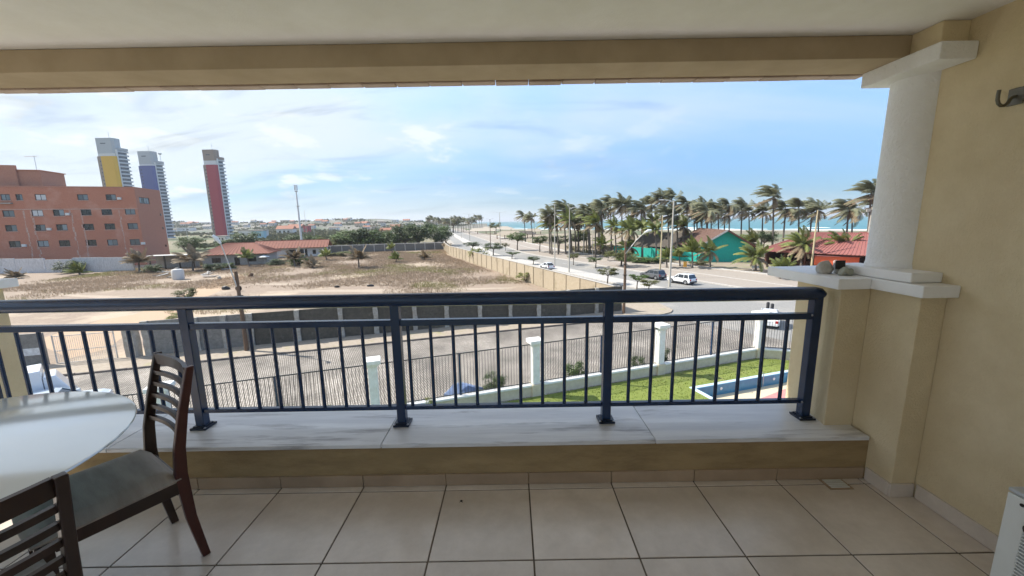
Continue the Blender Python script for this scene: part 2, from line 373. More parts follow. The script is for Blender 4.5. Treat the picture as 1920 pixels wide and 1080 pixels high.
bal = MB().tube([(0,0,.388),(0,0,.9)], .0105, 10, False).mesh('baluster', M['blue_paint'], smooth=True)
def balusters(x0, x1, start):
    x = start
    while x < x1 - .04:
        if x > x0 + .04: put('baluster', bal, rl, (x, 0, 0))
        x += .1337
for a, b in list(zip(ps[:-1], ps[1:])):
    x0, x1 = a+.027, b-.027
    MB().box(x0, x1, -.02, .02, .898, .935).build('upper_bar', M['blue_paint'], rl, bevel=.003)
    MB().box(x0, x1, -.016, .016, .366, .390).build('lower_bar', M['blue_paint'], rl, bevel=.003)
MB().tube([(-4.6,.02,1.052),(-4.6,-3.3,1.052)], .040, 16).build('handrail', M['blue_paint'], rl, smooth=True)
for k in range(25): put('baluster', bal, rl, (-4.6, -.1-.1337*k, 0))
for z in (.378,.916): MB().box(-4.62,-4.58,-3.3,-.03,z-.015,z+.015).build('lower_bar', M['blue_paint'], rl)
balusters(-1.935, -.693, -1.836); balusters(-.693, .568, -.625); balusters(.568, 1.795, .704)
for a in (-3.19,-4.44): balusters(a, a+1.25, a+.095)

# ------------------------------------------------------------------ stones with a dark plate on the cap
orn = thing('stone_ornament', 'grey rock ornament with a small black plate standing on the white cap', 'ornament', (1.935, 2.27, 1.16), 0)
orn.scale=(.72,)*3
def rock(name, parent, c, r, seed, mat):
    rr = random.Random(seed); bm = bmesh.new(); bmesh.ops.create_icosphere(bm, subdivisions=3, radius=1)
    ds = [(Vector((rr.uniform(-1,1),rr.uniform(-1,1),rr.uniform(-1,1))).normalized(), rr.uniform(.55,.95)) for _ in range(16)]
    for v in bm.verts:
        d = v.co.normalized(); k = 1.0
        for q, h in ds:
            t = d.dot(q)
            if t > h*.9 and t > 0: k = min(k, h/t) if h/t < k else k
        v.co = Vector((d.x*r[0]*k, d.y*r[1]*k, max(d.z*r[2]*k, -r[2]*.45)))
        v.co *= 1 + rr.uniform(-.012,.012)
    me = bpy.data.meshes.new(name); bm.to_mesh(me); bm.free(); me.materials.append(mat)
    return put(name, me, parent, c)
rock('rock', orn, (-.062, .075, .032), (.075,.06,.075), 3, M['rock'])
rock('rock', orn, (.052, .065, .032), (.06,.055,.078), 5, M['rock'])
rock('front_rock', orn, (.0, -.055, .022), (.062,.045,.055), 9, M['rock_green'])
o = MB().lathe([(.026,0),(.026,.004),(.017,.007)], 24).build('disc', M['rock_green'], orn, smooth=True); o.location = (-.006,-.098,.034); o.rotation_euler = (rad(84),0,0)
o = MB().box(-.037,.037,-.005,.005,0,.070).build('plate', M['black_plastic'], orn, bevel=.001); o.location = (.002,.008,.042); o.rotation_euler = (rad(-6),0,rad(-3))

# ------------------------------------------------------------------ hammock hook
hk = thing('wall_hook', 'dark metal hammock hook screwed to the beige side wall', 'hook', (WALL_X, 1.755, 1.985))
MB().box(-.006,-.0005,-.028,.028,-.035,.035).build('plate', M['hook_metal'], hk, bevel=.002)
pts = [(-.004,0,0)] + [(-.03-.036*math.sin(t), 0, -.0-.036+.036*math.cos(t)) for t in [rad(a) for a in range(0, 181, 20)]]
pts = [(-.004,0,.0),(-.018,0,-.003),(-.028,0,-.012),(-.034,0,-.026),(-.046,0,-.036),(-.062,0,-.036),(-.074,0,-.027),(-.080,0,-.012),(-.081,0,.008),(-.080,0,.026)]
MB().tube(pts, .0065, 10).build('hook', M['hook_metal'], hk, smooth=True)

# ------------------------------------------------------------------ air conditioner outdoor unit
ac = thing('air_conditioner', 'white outdoor air conditioner unit with wire grille by the right wall', 'air conditioner', (1.775, .87, 0))
MB().box(.012,.30,-.38,.385,.03,.512).build('casing', M['ac_white'], ac, bevel=.012)
MB().box(.004,.303,-.384,.389,.513,.528).build('lid', M['ac_top'], ac, bevel=.005)
MB().box(0,.011,.325,.384,.03,.511).build('front_frame', M['ac_white'], ac, bevel=.003)
MB().box(0,.011,-.379,-.32,.03,.511).build('front_frame', M['ac_white'], ac, bevel=.003)
MB().box(0,.011,-.319,.324,.465,.511).build('front_frame', M['ac_white'], ac, bevel=.003)
MB().box(0,.011,-.319,.324,.03,.07).build('front_frame', M['ac_white'], ac, bevel=.003)
MB().box(.0085,.0115,-.319,.324,.071,.464).build('backing', M['ac_top'], ac)
o = MB().lathe([(.175,0),(.175,.002),(.05,.003)], 40).build('fan_opening', M['dark_hole'], ac); o.location=(.0082,-.02,.268); o.rotation_euler=(0,rad(-90),0)
wr = MB().tube([(0,-.318,0),(0,.323,0)], .0022, 6, False).mesh('grille_wire', M['ac_white'])
for k in range(30): put('grille_wire', wr, ac, (-.003, 0, .078+.0129*k))
o = MB().lathe([(.02,0),(.02,.02),(.012,.024)], 14).build('valve_knob', M['black_plastic'], ac, smooth=True); o.location=(.0,.295,.425); o.rotation_euler=(0,rad(-90),0)
o = MB().lathe([(.006,0),(.006,.003)], 10).build('screw', M['black_plastic'], ac); o.location=(0,.34,.49); o.rotation_euler=(0,rad(-90),0)
for y in (-.3,.3):
    MB().box(.02,.29,y-.03,y+.03,0,.03).build('foot', M['black_plastic'], ac, bevel=.004)

# ------------------------------------------------------------------ glass table
tb = thing('glass_table', 'round pale glass table at the left edge beside the chairs', 'table', (-2.03, 1.10, 0))
MB().lathe([(.0005,.738),(.612,.738),(.618,.741)], 96).build('glass_rim', M['glass_edge'], tb, smooth=True)
MB().lathe([(.6185,.7415),(.620,.745),(.6175,.7492),(.612,.7505),(.0005,.7505)], 96).build('glass_top', M['glass_top'], tb, smooth=True)
MB().lathe([(.05,.03),(.045,.3),(.05,.6),(.12,.735)], 24).build('pedestal', M['dark_wood'], tb, smooth=True)
MB().lathe([(.26,0),(.26,.02),(.07,.04)], 32).build('foot', M['dark_wood'], tb, smooth=True)

# ------------------------------------------------------------------ dining chairs: origin on the floor under the seat, front towards -Y, back posts at +Y
def chair(label, loc, rotz, lit):
    t = thing('chair', label, 'chair', loc, rotz, 'dining chairs at the glass table')
    for s in (-1, 1):
        x = .19*s
        # back leg and back post: one piece, curved
        prof = [(.235,0),(.205,.22),(.195,.43),(.205,.55),(.235,.70),(.285,.90)]
        wid = [.030,.038,.046,.042,.036,.030]
        vs = []; fs = []
        for (y, z), w in zip(prof, wid):
            vs += [(x-.013,y-w/2,z),(x+.013,y-w/2,z),(x+.013,y+w/2,z),(x-.013,y+w/2,z)]
        for i in range(len(prof)-1):
            for k in range(4): fs.append((i*4+k, i*4+(k+1)%4, i*4+4+(k+1)%4, i*4+4+k))
        fs += [(3,2,1,0), tuple(range(len(vs)-4, len(vs)))]
        MB().add(vs, fs).build('back_leg', M['red_lit_wood'] if s == lit else M['dark_wood'], t, bevel=.004)
        MB().hexa([(x-.015,-.215,0),(x+.015,-.215,0),(x+.015,-.185,0),(x-.015,-.185,0),(x-.019,-.225,.40),(x+.019,-.225,.40),(x+.019,-.18,.40),(x-.019,-.18,.40)]).build('front_leg', M['dark_wood'], t, bevel=.003)
        MB().box(x-.012,x+.012,-.179,.178,.352,.408).build('side_rail', M['dark_wood'], t, bevel=.003)
    MB().box(-.17,.17,-.214,-.19,.352,.405).build('front_rail', M['dark_wood'], t, bevel=.003)
    MB().box(-.176,.176,.186,.206,.352,.405).build('rear_rail', M['dark_wood'], t, bevel=.003)
    # slats, bowed backwards
    def slat(name, zc, h, yb):
        vs = []; fs = []; n = 10
        for i in range(n+1):
            u = -1+2*i/n; xx = u*.177; y = yb + .022*(1-u*u)
            vs += [(xx,y-.008,zc-h/2),(xx,y+.008,zc-h/2),(xx,y+.008,zc+h/2),(xx,y-.008,zc+h/2)]
        for i in range(n):
            for k in range(4): fs.append((i*4+k, i*4+4+k, i*4+4+(k+1)%4, i*4+(k+1)%4))
        fs += [(0,1,2,3), (n*4+3,n*4+2,n*4+1,n*4)]
        MB().add(vs, fs).build(name, M['dark_wood'], t, smooth=True)
    def yb(z): return .205 + (z-.55)*.08/.35*.95
    slat('top_rail', .872, .05, yb(.872))
    for z in (.808,.755,.702,.649,.596): slat('slat', z, .020, yb(z))
    # padded seat
    n = 12; vs = []; fs = []
    for j in range(n+1):
        for i in range(n+1):
            u = -1+2*i/n; v = -1+2*j/n
            w = (.205 + .018*(1-v)/2); e = max(abs(u), abs(v))
            zt = .462 - .042*max(0,(e-.72)/.28)**2.2 - .006*(1-u*u)*(1-v*v)
            xx = u*w; yv = -.02 + v*.212
            vs.append((xx, yv - .012*max(0,-v)**3*(1-u*u), zt))
    m_ = (n+1)
    for j in range(n):
        for i in range(n): fs.append((j*m_+i, j*m_+i+1, (j+1)*m_+i+1, (j+1)*m_+i))
    ring = [i for i in range(n+1)] + [j*m_+n for j in range(1,n+1)] + [n*m_+i for i in range(n-1,-1,-1)] + [j*m_ for j in range(n-1,0,-1)]
    k0 = len(vs)
    for r in ring: vs.append((vs[r][0]*.97, vs[r][1], .408))
    L_ = len(ring)
    for i in range(L_): fs.append((ring[i], k0+i, k0+(i+1)%L_, ring[(i+1)%L_]))
    fs.append(tuple(range(k0, k0+L_)))
    MB().add(vs, fs).build('seat', M['fabric'], t, smooth=True)
    return t
# rear feet at (-1.434,1.573) and (-1.77,1.774)
def place_chair(label, near, far, lit=0):
    n_, f_ = Vector(near), Vector(far); mid = (n_+f_)/2; d = (f_-n_).normalized()          # local -X to +X runs near to far or back
    back = Vector((-d.y, d.x)); 
    if back.dot(mid - Vector((-2.03,1.1))) < 0: back = -back
    ang = math.atan2(back.y, back.x) - math.pi/2
    return chair(label, (mid.x - back.x*.235, mid.y - back.y*.235, 0), ang, lit)
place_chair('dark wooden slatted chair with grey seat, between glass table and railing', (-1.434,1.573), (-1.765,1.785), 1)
place_chair('dark wooden chair cut off by the lower left corner of the picture', (-1.17,.90), (-1.34,.55))
# dead insect on the tiles
ins = thing('insect', 'tiny dark dead insect lying on the floor tile', 'insect', (-.295, 1.89, 0))
MB().lathe([(.0008,0),(.004,.002),(.0055,.006),(.004,.010),(.0008,.012)], 10).build('body', M['insect'], ins, smooth=True)
for k in range(4):
    a = rad(45+90*k); MB().tube([(.003*math.cos(a),.003*math.sin(a),.005),(.010*math.cos(a),.008*math.sin(a),.007),(.013*math.cos(a),.011*math.sin(a),0)], .0007, 5).build('leg', M['insect'], ins)

# =================================================================== GROUND, ROADS, WALLS
G = -8.8
mm('earth', (.17,.155,.10), .95, (.22,.185,.12), .02, detail=9, col3=(.09,.115,.05), scale3=.012, lo3=.48, hi3=.6, bump=.4, bscale=.6, bdist=.3)
mm('dry_lot', (.31,.24,.18), .95, (.235,.18,.135), .12, detail=10, nrough=.68, lo=.38, hi=.6, col3=(.42,.335,.245), scale3=.045, lo3=.53, hi3=.60, bump=.6, bscale=2.2, bdist=.12)
mm('red_earth', (.44,.305,.20), .95, (.38,.28,.19), .5, detail=9, bump=.3, bscale=3, bdist=.05)
mm('asphalt', (.20,.195,.185), .9, (.275,.265,.245), .35, detail=10, nrough=.7, bump=.2, bscale=30, bdist=.01, col3=(.36,.33,.29), scale3=.13, lo3=.53, hi3=.7)
mm('concrete', (.37,.34,.30), .9, (.28,.25,.21), .8, detail=9, nrough=.7, bump=.2, bscale=12, bdist=.01, rand=.07)
mm('promenade', (.34,.295,.25), .9, (.27,.23,.19), .25, detail=9, nrough=.7, bump=.15, bscale=10, bdist=.01)
mm('kerb', (.50,.475,.44), .85, (.36,.335,.30), 1.5, detail=8, bump=.2, bscale=12)
mm('sand', (.44,.385,.315), .95, (.36,.31,.25), .05, detail=8, bump=.3, bscale=.8, bdist=.2)
mm('sidewalk', (.37,.315,.25), .92, (.28,.23,.175), .6, detail=10, nrough=.7, bump=.4, bscale=5, bdist=.03, col3=(.30,.27,.15), scale3=.5, lo3=.56, hi3=.68)
M['cobble'] = brick_mat('cobble', (.38,.345,.305), (.29,.26,.225), (.11,.092,.072), .24, .13, .024, .85, 1.0, rot=rad(62), noise_amt=.38)
mm('lawn', (.155,.20,.035), .95, (.205,.24,.05), 1.2, detail=10, nrough=.75, bump=.8, bscale=40, bdist=.05, col3=(.20,.19,.075), scale3=.3, lo3=.52, hi3=.68)
mm('sea', (.045,.165,.17), .35, (.07,.215,.21), .011, stretch=(.5,1.6,1), detail=9, lo=.4, hi=.62, col3=(.035,.13,.145), scale3=.006, lo3=.5, hi3=.66, bump=.35, bscale=.22, bdist=.5, spec=.35)
mm('foam', (.82,.84,.84), .9, (.62,.70,.70), .3, detail=9)
mm('hill', (.15,.14,.115), .95, (.20,.18,.15), .012, detail=9, nrough=.7, col3=(.08,.105,.06), scale3=.02, lo3=.47, hi3=.6, bump=.6, bscale=.2, bdist=1)
E1 = Vector((.9561, .2929)); E2 = Vector((-.2929, .9561)); CORN = Vector((11.4, 42.6))
def st(u, v): p = CORN + E1*u + E2*v; return (p.x, p.y)
def bend(x0, y0, s1, yb, s2):
    return lambda Y: x0 + s1*(min(Y, yb)-y0) + (s2*(Y-yb) if Y > yb else 0)
LW = bend(11.6, 43.0, -.387, 124, -.24)
K1 = bend(18.6, 45.0, -.42, 124, -.20)
M1 = bend(17.0, 61.0, -.42, 124, -.20)
M2 = bend(21.3, 61.0, -.42, 124, -.20)
KR = bend(31.8, 61.0, -.432, 124, -.20)
LL = bend(49.2, 61.0, -.475, 124, -.20)
def strip(fa, fb, ya, yb, z, step=12):
    ys_ = []; y = ya
    while y < yb: ys_.append(y); y += step if y < 150 else 60
    ys_.append(yb)
    vs = []; fs = []
    for y in ys_: vs += [(fa(y), y, z), (fb(y), y, z)]
    for i in range(len(ys_)-1): fs.append((2*i, 2*i+1, 2*i+3, 2*i+2))
    return MB().add(vs, fs)
def slab(fa, fb, ya, yb, z0, z1, step=12):
    m = strip(fa, fb, ya, yb, z1, step); n = len(m.v)
    m.v += [(x, y, z0) for x, y, _ in m.v]
    k = n//2
    for i in range(k-1):
        m.f.append((2*i, 2*i+2, n+2*i+2, n+2*i)); m.f.append((2*i+1, n+2*i+1, n+2*i+3, 2*i+3))
    m.f.append((0, n, n+1, 1)); m.f.append((n-2, n-1, 2*n-1, 2*n-2)); return m
# terrain up to the shore, then a sloping beach
shore = [(1400,-900),(620,-60),(432,140),(300,272),(196,362),(120,430),(40,520),(-10,620),(-60,800),(-120,1250),(-330,3300),(-1500,14000)]
inner = [(x-52-.01*abs(x), y-22) for x, y in shore]
pa, pb = at_z(1292,727,G), at_z(1446,700,G); pd = (pb-pa).to_2d().normalized(); pn = Vector((pd.y,-pd.x)); PLN, PW = 8.2, 5.2
def pool_pt(u, v): q = pa.to_2d() + pd*u - Vector((-pn.x,-pn.y))*v; return (q.x, q.y)
HOLE = [pool_pt(.1,.1),pool_pt(PLN-.1,.1),pool_pt(PLN-.1,PW-.1),pool_pt(.1,PW-.1)]
kind(MB().sheet_hole(inner + [(-14000,14000),(-14000,-900)], HOLE, G).build('ground', M['earth']), 'structure', 'open brown land')
vs = []; fs = []
for (a, b), (c, d) in zip(inner, shore): vs += [(a,b,G),((a+c)/2,(b+d)/2,G-.2),(c,d,G-1.25),(c+12,d+6,G-1.8)]
for i in range(len(inner)-1):
    for k in range(3): fs.append((4*i+k, 4*i+k+1, 4*i+k+5, 4*i+k+4))
kind(MB().add(vs, fs).build('beach', M['sand'], smooth=True), 'structure', 'pale sand beach')
kind(MB().sheet([(20000,-1500),(20000,20000),(-2600,20000),(-420,3300),(-190,1250),(-120,800),(-60,560),(60,380),(260,200),(400,60),(1000,-900)], G-1.1).build('sea', M['sea']), 'structure', 'turquoise sea')
fr = random.Random(5)
fm = MB()
for i in range(46):
    k = fr.choice((1,2,3,3,4,4,5,5,6)); (a, b), (c, d) = shore[k], shore[k+1]; t = fr.random(); off = fr.choice((3,9,17,30,52,80))*fr.uniform(.7,1.3)
    x, y = a+(c-a)*t, b+(d-b)*t; dv = Vector((c-a, d-b)).normalized(); nv = Vector((-dv.y, dv.x))
    if nv.x < 0: nv = -nv
    ln = fr.uniform(12,60); w = fr.uniform(.5,1.9); base = Vector((x,y)) + nv*off; n = 10; vs = []; fs = []
    for j in range(n+1):
        u = -1+2*j/n; p = base + dv*(u*ln/2) + nv*(2.0*math.sin(u*4+i)); ww = w*(1-u*u)*fr.uniform(.6,1.2)+.04
        q = p + nv*ww; vs += [(p.x,p.y,G-1.05),(q.x,q.y,G-.85+.25*(1-u*u))]
    for j in range(n): fs.append((2*j,2*j+1,2*j+3,2*j+2))
    fm.add(vs, fs)
kind(fm.build('surf', M['foam']), 'stuff', 'white breaking wavelets near the shore')
# far hills behind the plain at the left
def hill(name, pts, depth, seed, label):
    r = random.Random(seed); vs = []; fs = []; n = len(pts); m = 7
    for j in range(m):
        t = j/(m-1); prof = math.sin(min(1, t*1.25)*math.pi/2)
        for (x, y, h) in pts:
            d = Vector((x, y)).normalized()
            vs.append((x+d.x*depth*t, y+d.y*depth*t, G-.3 + h*prof*(1+ .10*math.sin(x*.013+seed)+.07*math.sin(x*.031+y*.02)) + (r.uniform(-1,1)*.05*h if j else 0)))
    for j in range(m-1):
        for i in range(n-1): fs.append((j*n+i, j*n+i+1, (j+1)*n+i+1, (j+1)*n+i))
    kind(MB().add(vs, fs).build(name, M['hill'], smooth=True), 'structure', label)
def ridge(x0, x1, Y, hf, n=60): return [(x0+(x1-x0)*i/n, Y*(1+.05*math.sin(i*.4)), hf(i/n)) for i in range(n+1)]
def slope_z(x, y):      # height of the long rise behind the plain, as a function of place
    q = x/max(y,1); s = min(1, max(0, (y-560)/520)); s = s*s*(3-2*s)
    e = min(1, max(0, (-.10-q)/.22)); e = e*e*(3-2*e)
    return G - .3 + s*(.35+.65*e)*(17.5 + 3.5*math.sin(x*.011) + 2.5*math.sin(x*.027+1) + 2*math.sin(y*.013+x*.006)) * (1 if q < -.05 else 0.4)
gvs = []; gfs = []; NX, NY = 90, 24
for j in range(NY+1):
    y = 555 + 700*j/NY
    for i in range(NX+1):
        x = y*(-1.75 + 1.69*i/NX); gvs.append((x, y, slope_z(x, y)))
for j in range(NY):
    for i in range(NX): gfs.append((j*(NX+1)+i, j*(NX+1)+i+1, (j+1)*(NX+1)+i+1, (j+1)*(NX+1)+i))
kind(MB().add(gvs, gfs).build('slope', M['hill'], smooth=True), 'structure', 'long dry rise behind the plain')
hill('hills', ridge(-3900,-420,2100, lambda t: 66*(.60+.25*math.sin(5*t+.6)+.15*math.sin(14*t))*(1 if t<.8 else (1-t)/.2)), 700, 3, 'low dry hills on the left horizon')
mm('bounce_patio', (.50,.46,.41), .9, (.44,.40,.35), .8, detail=8)
kind(MB().sheet([(-24,7.9),(-4,10.4),(33,12.4),(33,3.2),(-24,3.2)], G+.014).build('bounce_patio', M['bounce_patio']), 'structure', 'unseen paved strip added below to bounce neutral light up')  # added out of view to bounce neutral light onto the ceiling
# the vacant lot
FW0, FW1 = Vector((-78,134.5)), Vector((LW(150)+.3,150))
lot = [st(-.3,.3)] + [(LW(y)-.15, y) for y in (56,80,100,124,149)] + [(FW1.x-.5,FW1.y),(FW0.x,FW0.y),(-112,120),(-150,92),(-150,-8),st(-42,.3)]
kind(MB().sheet(lot, G+.004).build('lot_ground', M['dry_lot']), 'structure', 'dry bare ground of the vacant lot')
def blob(pts, z, name, mat, lab):
    kind(MB().sheet(pts, z).build(name, mat), 'structure', lab)
blob([tuple(at_z(x,y,G).to_2d()) for x,y in ((455,515),(420,520),(370,540),(320,565),(250,590),(190,600),(60,640),(130,672),(200,655),(240,625),(330,590),(390,556),(440,532),(462,522))], G+.008, 'dirt_track', M['red_earth'], 'reddish dirt track across the lot')
mm('pale_sand', (.40,.325,.25), .95, (.33,.265,.20), .4, detail=9, bump=.3, bscale=3, bdist=.05)
tr_ = random.Random(19)
for (xa, ya, xb, yb_, w) in ((470,534,1010,529,5),(500,548,960,541,6),(560,520,760,512,3),(620,527,900,520,3),(180,540,420,530,4),(60,552,300,560,6)):
    up_ = []; dn = []
    for k in range(15):
        t = k/14; x = xa+(xb-xa)*t; y = ya+(yb_-ya)*t + 1.2*math.sin(7*t+xa); hw_ = w*.5*(math.sin(math.pi*min(.97,max(.03,t)))**.5)*tr_.uniform(.5,1.25)
        up_.append(tuple(at_z(x,y-hw_,G).to_2d())); dn.append(tuple(at_z(x,y+hw_,G).to_2d()))
    m = MB().add([(a,b,G+.0075+.0003*w) for a,b in up_]+[(a,b,G+.0075+.0003*w) for a,b in dn], [(i,i+1,15+i+1,15+i) for i in range(14)])
    kind(m.build('sand_path', M['pale_sand']), 'structure', 'bare sandy streak across the vacant lot')
# cobbled street between lot and garden, and the roads
kind(MB().sheet_hole([st(-95,-3),st(4.5,-3),st(7,-5),st(12,-26),(9,14),(-70,-14)], HOLE, G+.006).build('street', M['cobble']), 'structure', 'cobbled side street')
asp = MB().sheet([st(4.0,-3.2),st(7.0,-1.2),(K1(46),46),(K1(61),61),(KR(61),61),(KR(40),40),(KR(20),20),(KR(0),0),(40,0),st(12,-26.2)], G+.010)
m2 = strip(K1, M1, 61, 1500, G+.012); m3 = strip(M2, KR, 61, 1500, G+.012)
kind(asp.build('crossroads', M['asphalt']), 'structure', 'patched grey asphalt of the crossroads')
kind(m2.build('avenue_lane', M['asphalt']), 'structure', 'asphalt lane beside the lot wall')
kind(m3.build('avenue_lane', M['asphalt']), 'structure', 'asphalt lane beside the promenade')
# pavement on the street side of the lot, wrapping round the corner
pv = [st(-95,0)] + [st(.4,0)] + [(LW(y), y) for y in (44,56,61)] + [(K1(61),61),(K1(50),50),(K1(46.5),46.5),st(6.6,-1.6),st(5.6,-2.5),st(4.2,-2.95),st(-95,-2.95)]
pvo = kind(MB().prism(pv, G-.1, G+.13).build('pavement', M['sidewalk']), 'structure', 'worn pavement beside the lot wall')
mm('kerb_shaded', (.20,.175,.15), .9, (.12,.10,.085), 2.5, detail=8, rand=.15)  # gutter shadow put into the colour of the grimy kerb stones
kb = MB().box(-.49,.49,-.075,.075,G-.05,G+.15).mesh('kerb_stone', M['kerb_shaded'], bevel=.015, seg=1)
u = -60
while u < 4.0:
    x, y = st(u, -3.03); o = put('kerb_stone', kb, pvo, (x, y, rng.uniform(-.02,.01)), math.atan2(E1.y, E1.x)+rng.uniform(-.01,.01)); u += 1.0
kind(slab(LW, K1, 61.05, 900, G-.1, G+.13).build('pavement', M['concrete']), 'structure', 'pale pavement along the avenue wall')
kind(slab(M1, M2, 57, 900, G-.1, G+.15).build('median', M['kerb']), 'structure', 'pale concrete median of the avenue')
kind(slab(KR, LL, 22, 900, G-.1, G+.13).build('promenade', M['promenade']), 'structure', 'broad beige promenade')
kind(slab(lambda y: KR(y)-.25, lambda y: KR(y)+.25, 22, 400, G-.1, G+.17).build('kerb', M['kerb']), 'structure', 'white kerb of the promenade')
kind(slab(lambda y: KR(y)+7.5, lambda y: KR(y)+7.9, 40, 300, G, G+.17).build('kerb', M['kerb']), 'structure', 'pale strip along the promenade')
kind(slab(lambda y: LL(y)-.5, lambda y: LL(y)+.7, 30, 300, G-.1, G+.30).build('kerb', M['kerb']), 'structure', 'white low kerb at the back of the promenade')
mm('yard', (.33,.265,.205), .95, (.25,.195,.145), .3, detail=9, nrough=.7, bump=.3, bscale=4, bdist=.05, col3=(.20,.21,.10), scale3=.15, lo3=.5, hi3=.62)
kind(strip(lambda y: LL(y)+.7, lambda y: LL(y)+90, 30, 300, G+.005).build('restaurant_yard', M['yard']), 'structure', 'sandy yard around the beach restaurants')
mm('paint_white', (.72,.72,.70), .8, (.5,.49,.46), 3, detail=8)
dash = kind(MB().box(-.06,.06,-1.5,1.5,0,.003).build('lane_marking', M['paint_white']), 'structure', 'white dash on the avenue'); dash.location = ((M2(66)+KR(66))/2, 66, G+.0165); dash.rotation_euler = (0,0,rad(23))
for k in range(1, 9):
    y = 66+9*k; o = dash.copy(); COL.objects.link(o); o.location = ((M2(y)+KR(y))/2, y, G+.0165)

# ------------------------------------------------------------------ lot wall along the street: dark block panels between pale pillars
mm('mossy_wall', (.105,.092,.072), .95, (.065,.058,.045), .9, detail=9, nrough=.7, bump=.5, bscale=6, bdist=.03, rand=.08, col3=(.19,.165,.13), scale3=.6, lo3=.58, hi3=.75)
mm('grey_wall', (.25,.235,.21), .95, (.16,.15,.13), .8, detail=9, nrough=.7, bump=.4, bscale=6, bdist=.03, rand=.06)
mm('pillar_concrete', (.42,.39,.34), .92, (.28,.255,.21), 1.8, detail=9, bump=.5, bscale=9, bdist=.03, rand=.08)
mm('cream_wall', (.41,.345,.25), .92, (.33,.27,.19), 1.1, detail=9, nrough=.7, bump=.3, bscale=5, bdist=.02, rand=.05, col3=(.24,.20,.125), scale3=.45, lo3=.54, hi3=.7)
WH = 2.92
sw = thing('lot_wall', 'long dark mossy block wall with pale pillars along the cobbled street', 'wall', (CORN.x, CORN.y, G), math.atan2(E1.y, E1.x))
pxs = [-22.373,-18.926,-15.549,-12.691,-9.329,-6.428,-3.271,-.224,2.749,6.005,9.277]
us = sorted([-44.0,-40.6,-37.2][2:] + [(x-CORN.x)/E1.x for x in pxs])
us = [-42.6,-39.2] + us
pr = random.Random(11)
def ragged(w, d, h, seed):
    r = random.Random(seed); n = 9; vs = []; fs = []
    for i in range(n):
        z = h*i/(n-1); a, b, c, e = [r.uniform(-.035,.035) for _ in range(4)]
        vs += [(-w/2+a,-d/2+c,z),(w/2+b,-d/2+c,z),(w/2+b,d/2,z),(-w/2+a,d/2,z)]
    for i in range(n-1):
        for k in range(4): fs.append((i*4+k,i*4+(k+1)%4,i*4+4+(k+1)%4,i*4+4+k))
    fs += [(3,2,1,0), tuple(range(4*n-4,4*n))]
    return MB().add(vs, fs)
for i, u in enumerate(us):
    o = ragged(.40,.36,WH+.02,i).build('pillar', M['pillar_concrete'], sw); o.location = (u, .02, 0)
ends = us + [1.0]
for i in range(len(ends)-1):
    a, b = ends[i]+.19, ends[i+1]-.19 if i < len(ends)-2 else ends[i+1]
    # each panel: six courses, stepped a few millimetres so that the joints show
    m = MB(); z = 0
    for c in range(6):
        m.box(a, b, .02+pr.uniform(-.006,.006), .17, z+.004, z+WH/6-.006); z += WH/6
    m.box(a, b, .05, .15, 0, WH-.03)
    m.build('wall_panel', M['mossy_wall'] if b > -33 else M['grey_wall'], sw)
# wall along the avenue
aw = thing('avenue_wall', 'sunlit cream wall between the vacant lot and the avenue', 'wall', (LW(43), 43.2, G))
ya = 43.2; k = 0
while ya < 148:
    yb_ = ya + 3.4
    p, q = Vector((LW(ya)-LW(43), ya-43.2)), Vector((LW(yb_)-LW(43), yb_-43.2))
    MB().bar((p.x,p.y,WH/2-.05), (q.x,q.y,WH/2-.05), .14, WH-.1).build('wall_panel', M['cream_wall'], aw)
    MB().box(p.x-.13,p.x+.13,p.y-.13,p.y+.13,0,WH-.02).build('pillar', M['cream_wall'], aw)
    MB().bar((p.x,p.y,WH), (q.x,q.y,WH), .24, .08).build('coping', M['kerb'], aw)
    ya = yb_
# far wall of the lot
fwd = (FW1-FW0).normalized(); fl = (FW1-FW0).length
fw = thing('far_lot_wall', 'grey panel wall with white posts and top rail at the back of the lot', 'wall', (FW0.x, FW0.y, G), math.atan2(fwd.y, fwd.x))
mm('grey_panel', (.17,.165,.155), .9, (.12,.115,.10), .9, detail=8, rand=.08)
n = 15
for i in range(n):
    a, b = fl*i/n, fl*(i+1)/n
    MB().box(a+.12,b-.12,0,.1,0,2.55).build('wall_panel', M['grey_panel'], fw)
    MB().box(a-.12,a+.12,-.08,.14,0,2.9).build('post', M['kerb'], fw)
    MB().box(a+.12,b-.12,-.03,.12,2.62,2.86).build('top_rail', M['kerb'], fw)
# whitewashed wall in front of the brick block
mm('whitewash', (.62,.62,.62), .95, (.40,.40,.40), .5, detail=10, nrough=.75, stretch=(1,1,.35), bump=.3, bscale=4, bdist=.03, rand=.06, col3=(.18,.175,.165), scale3=.4, lo3=.57, hi3=.72)
ww = thing('whitewashed_wall', 'stained whitewashed wall below the brick apartment block', 'wall', (-91,92.5,G))
for i in range(9):
    a = 1-7*i; o = MB().box(a-6.9,a,-.12,.12,0,3.3+rng.uniform(-.25,.25) + (.7 if i > 5 else 0)).build('wall_panel', M['whitewash'], ww)
    o.rotation_euler = (0,0,0)
    MB().box(a-.14,a+.14,-.17,.17,0,3.35).build('post', M['whitewash'], ww)
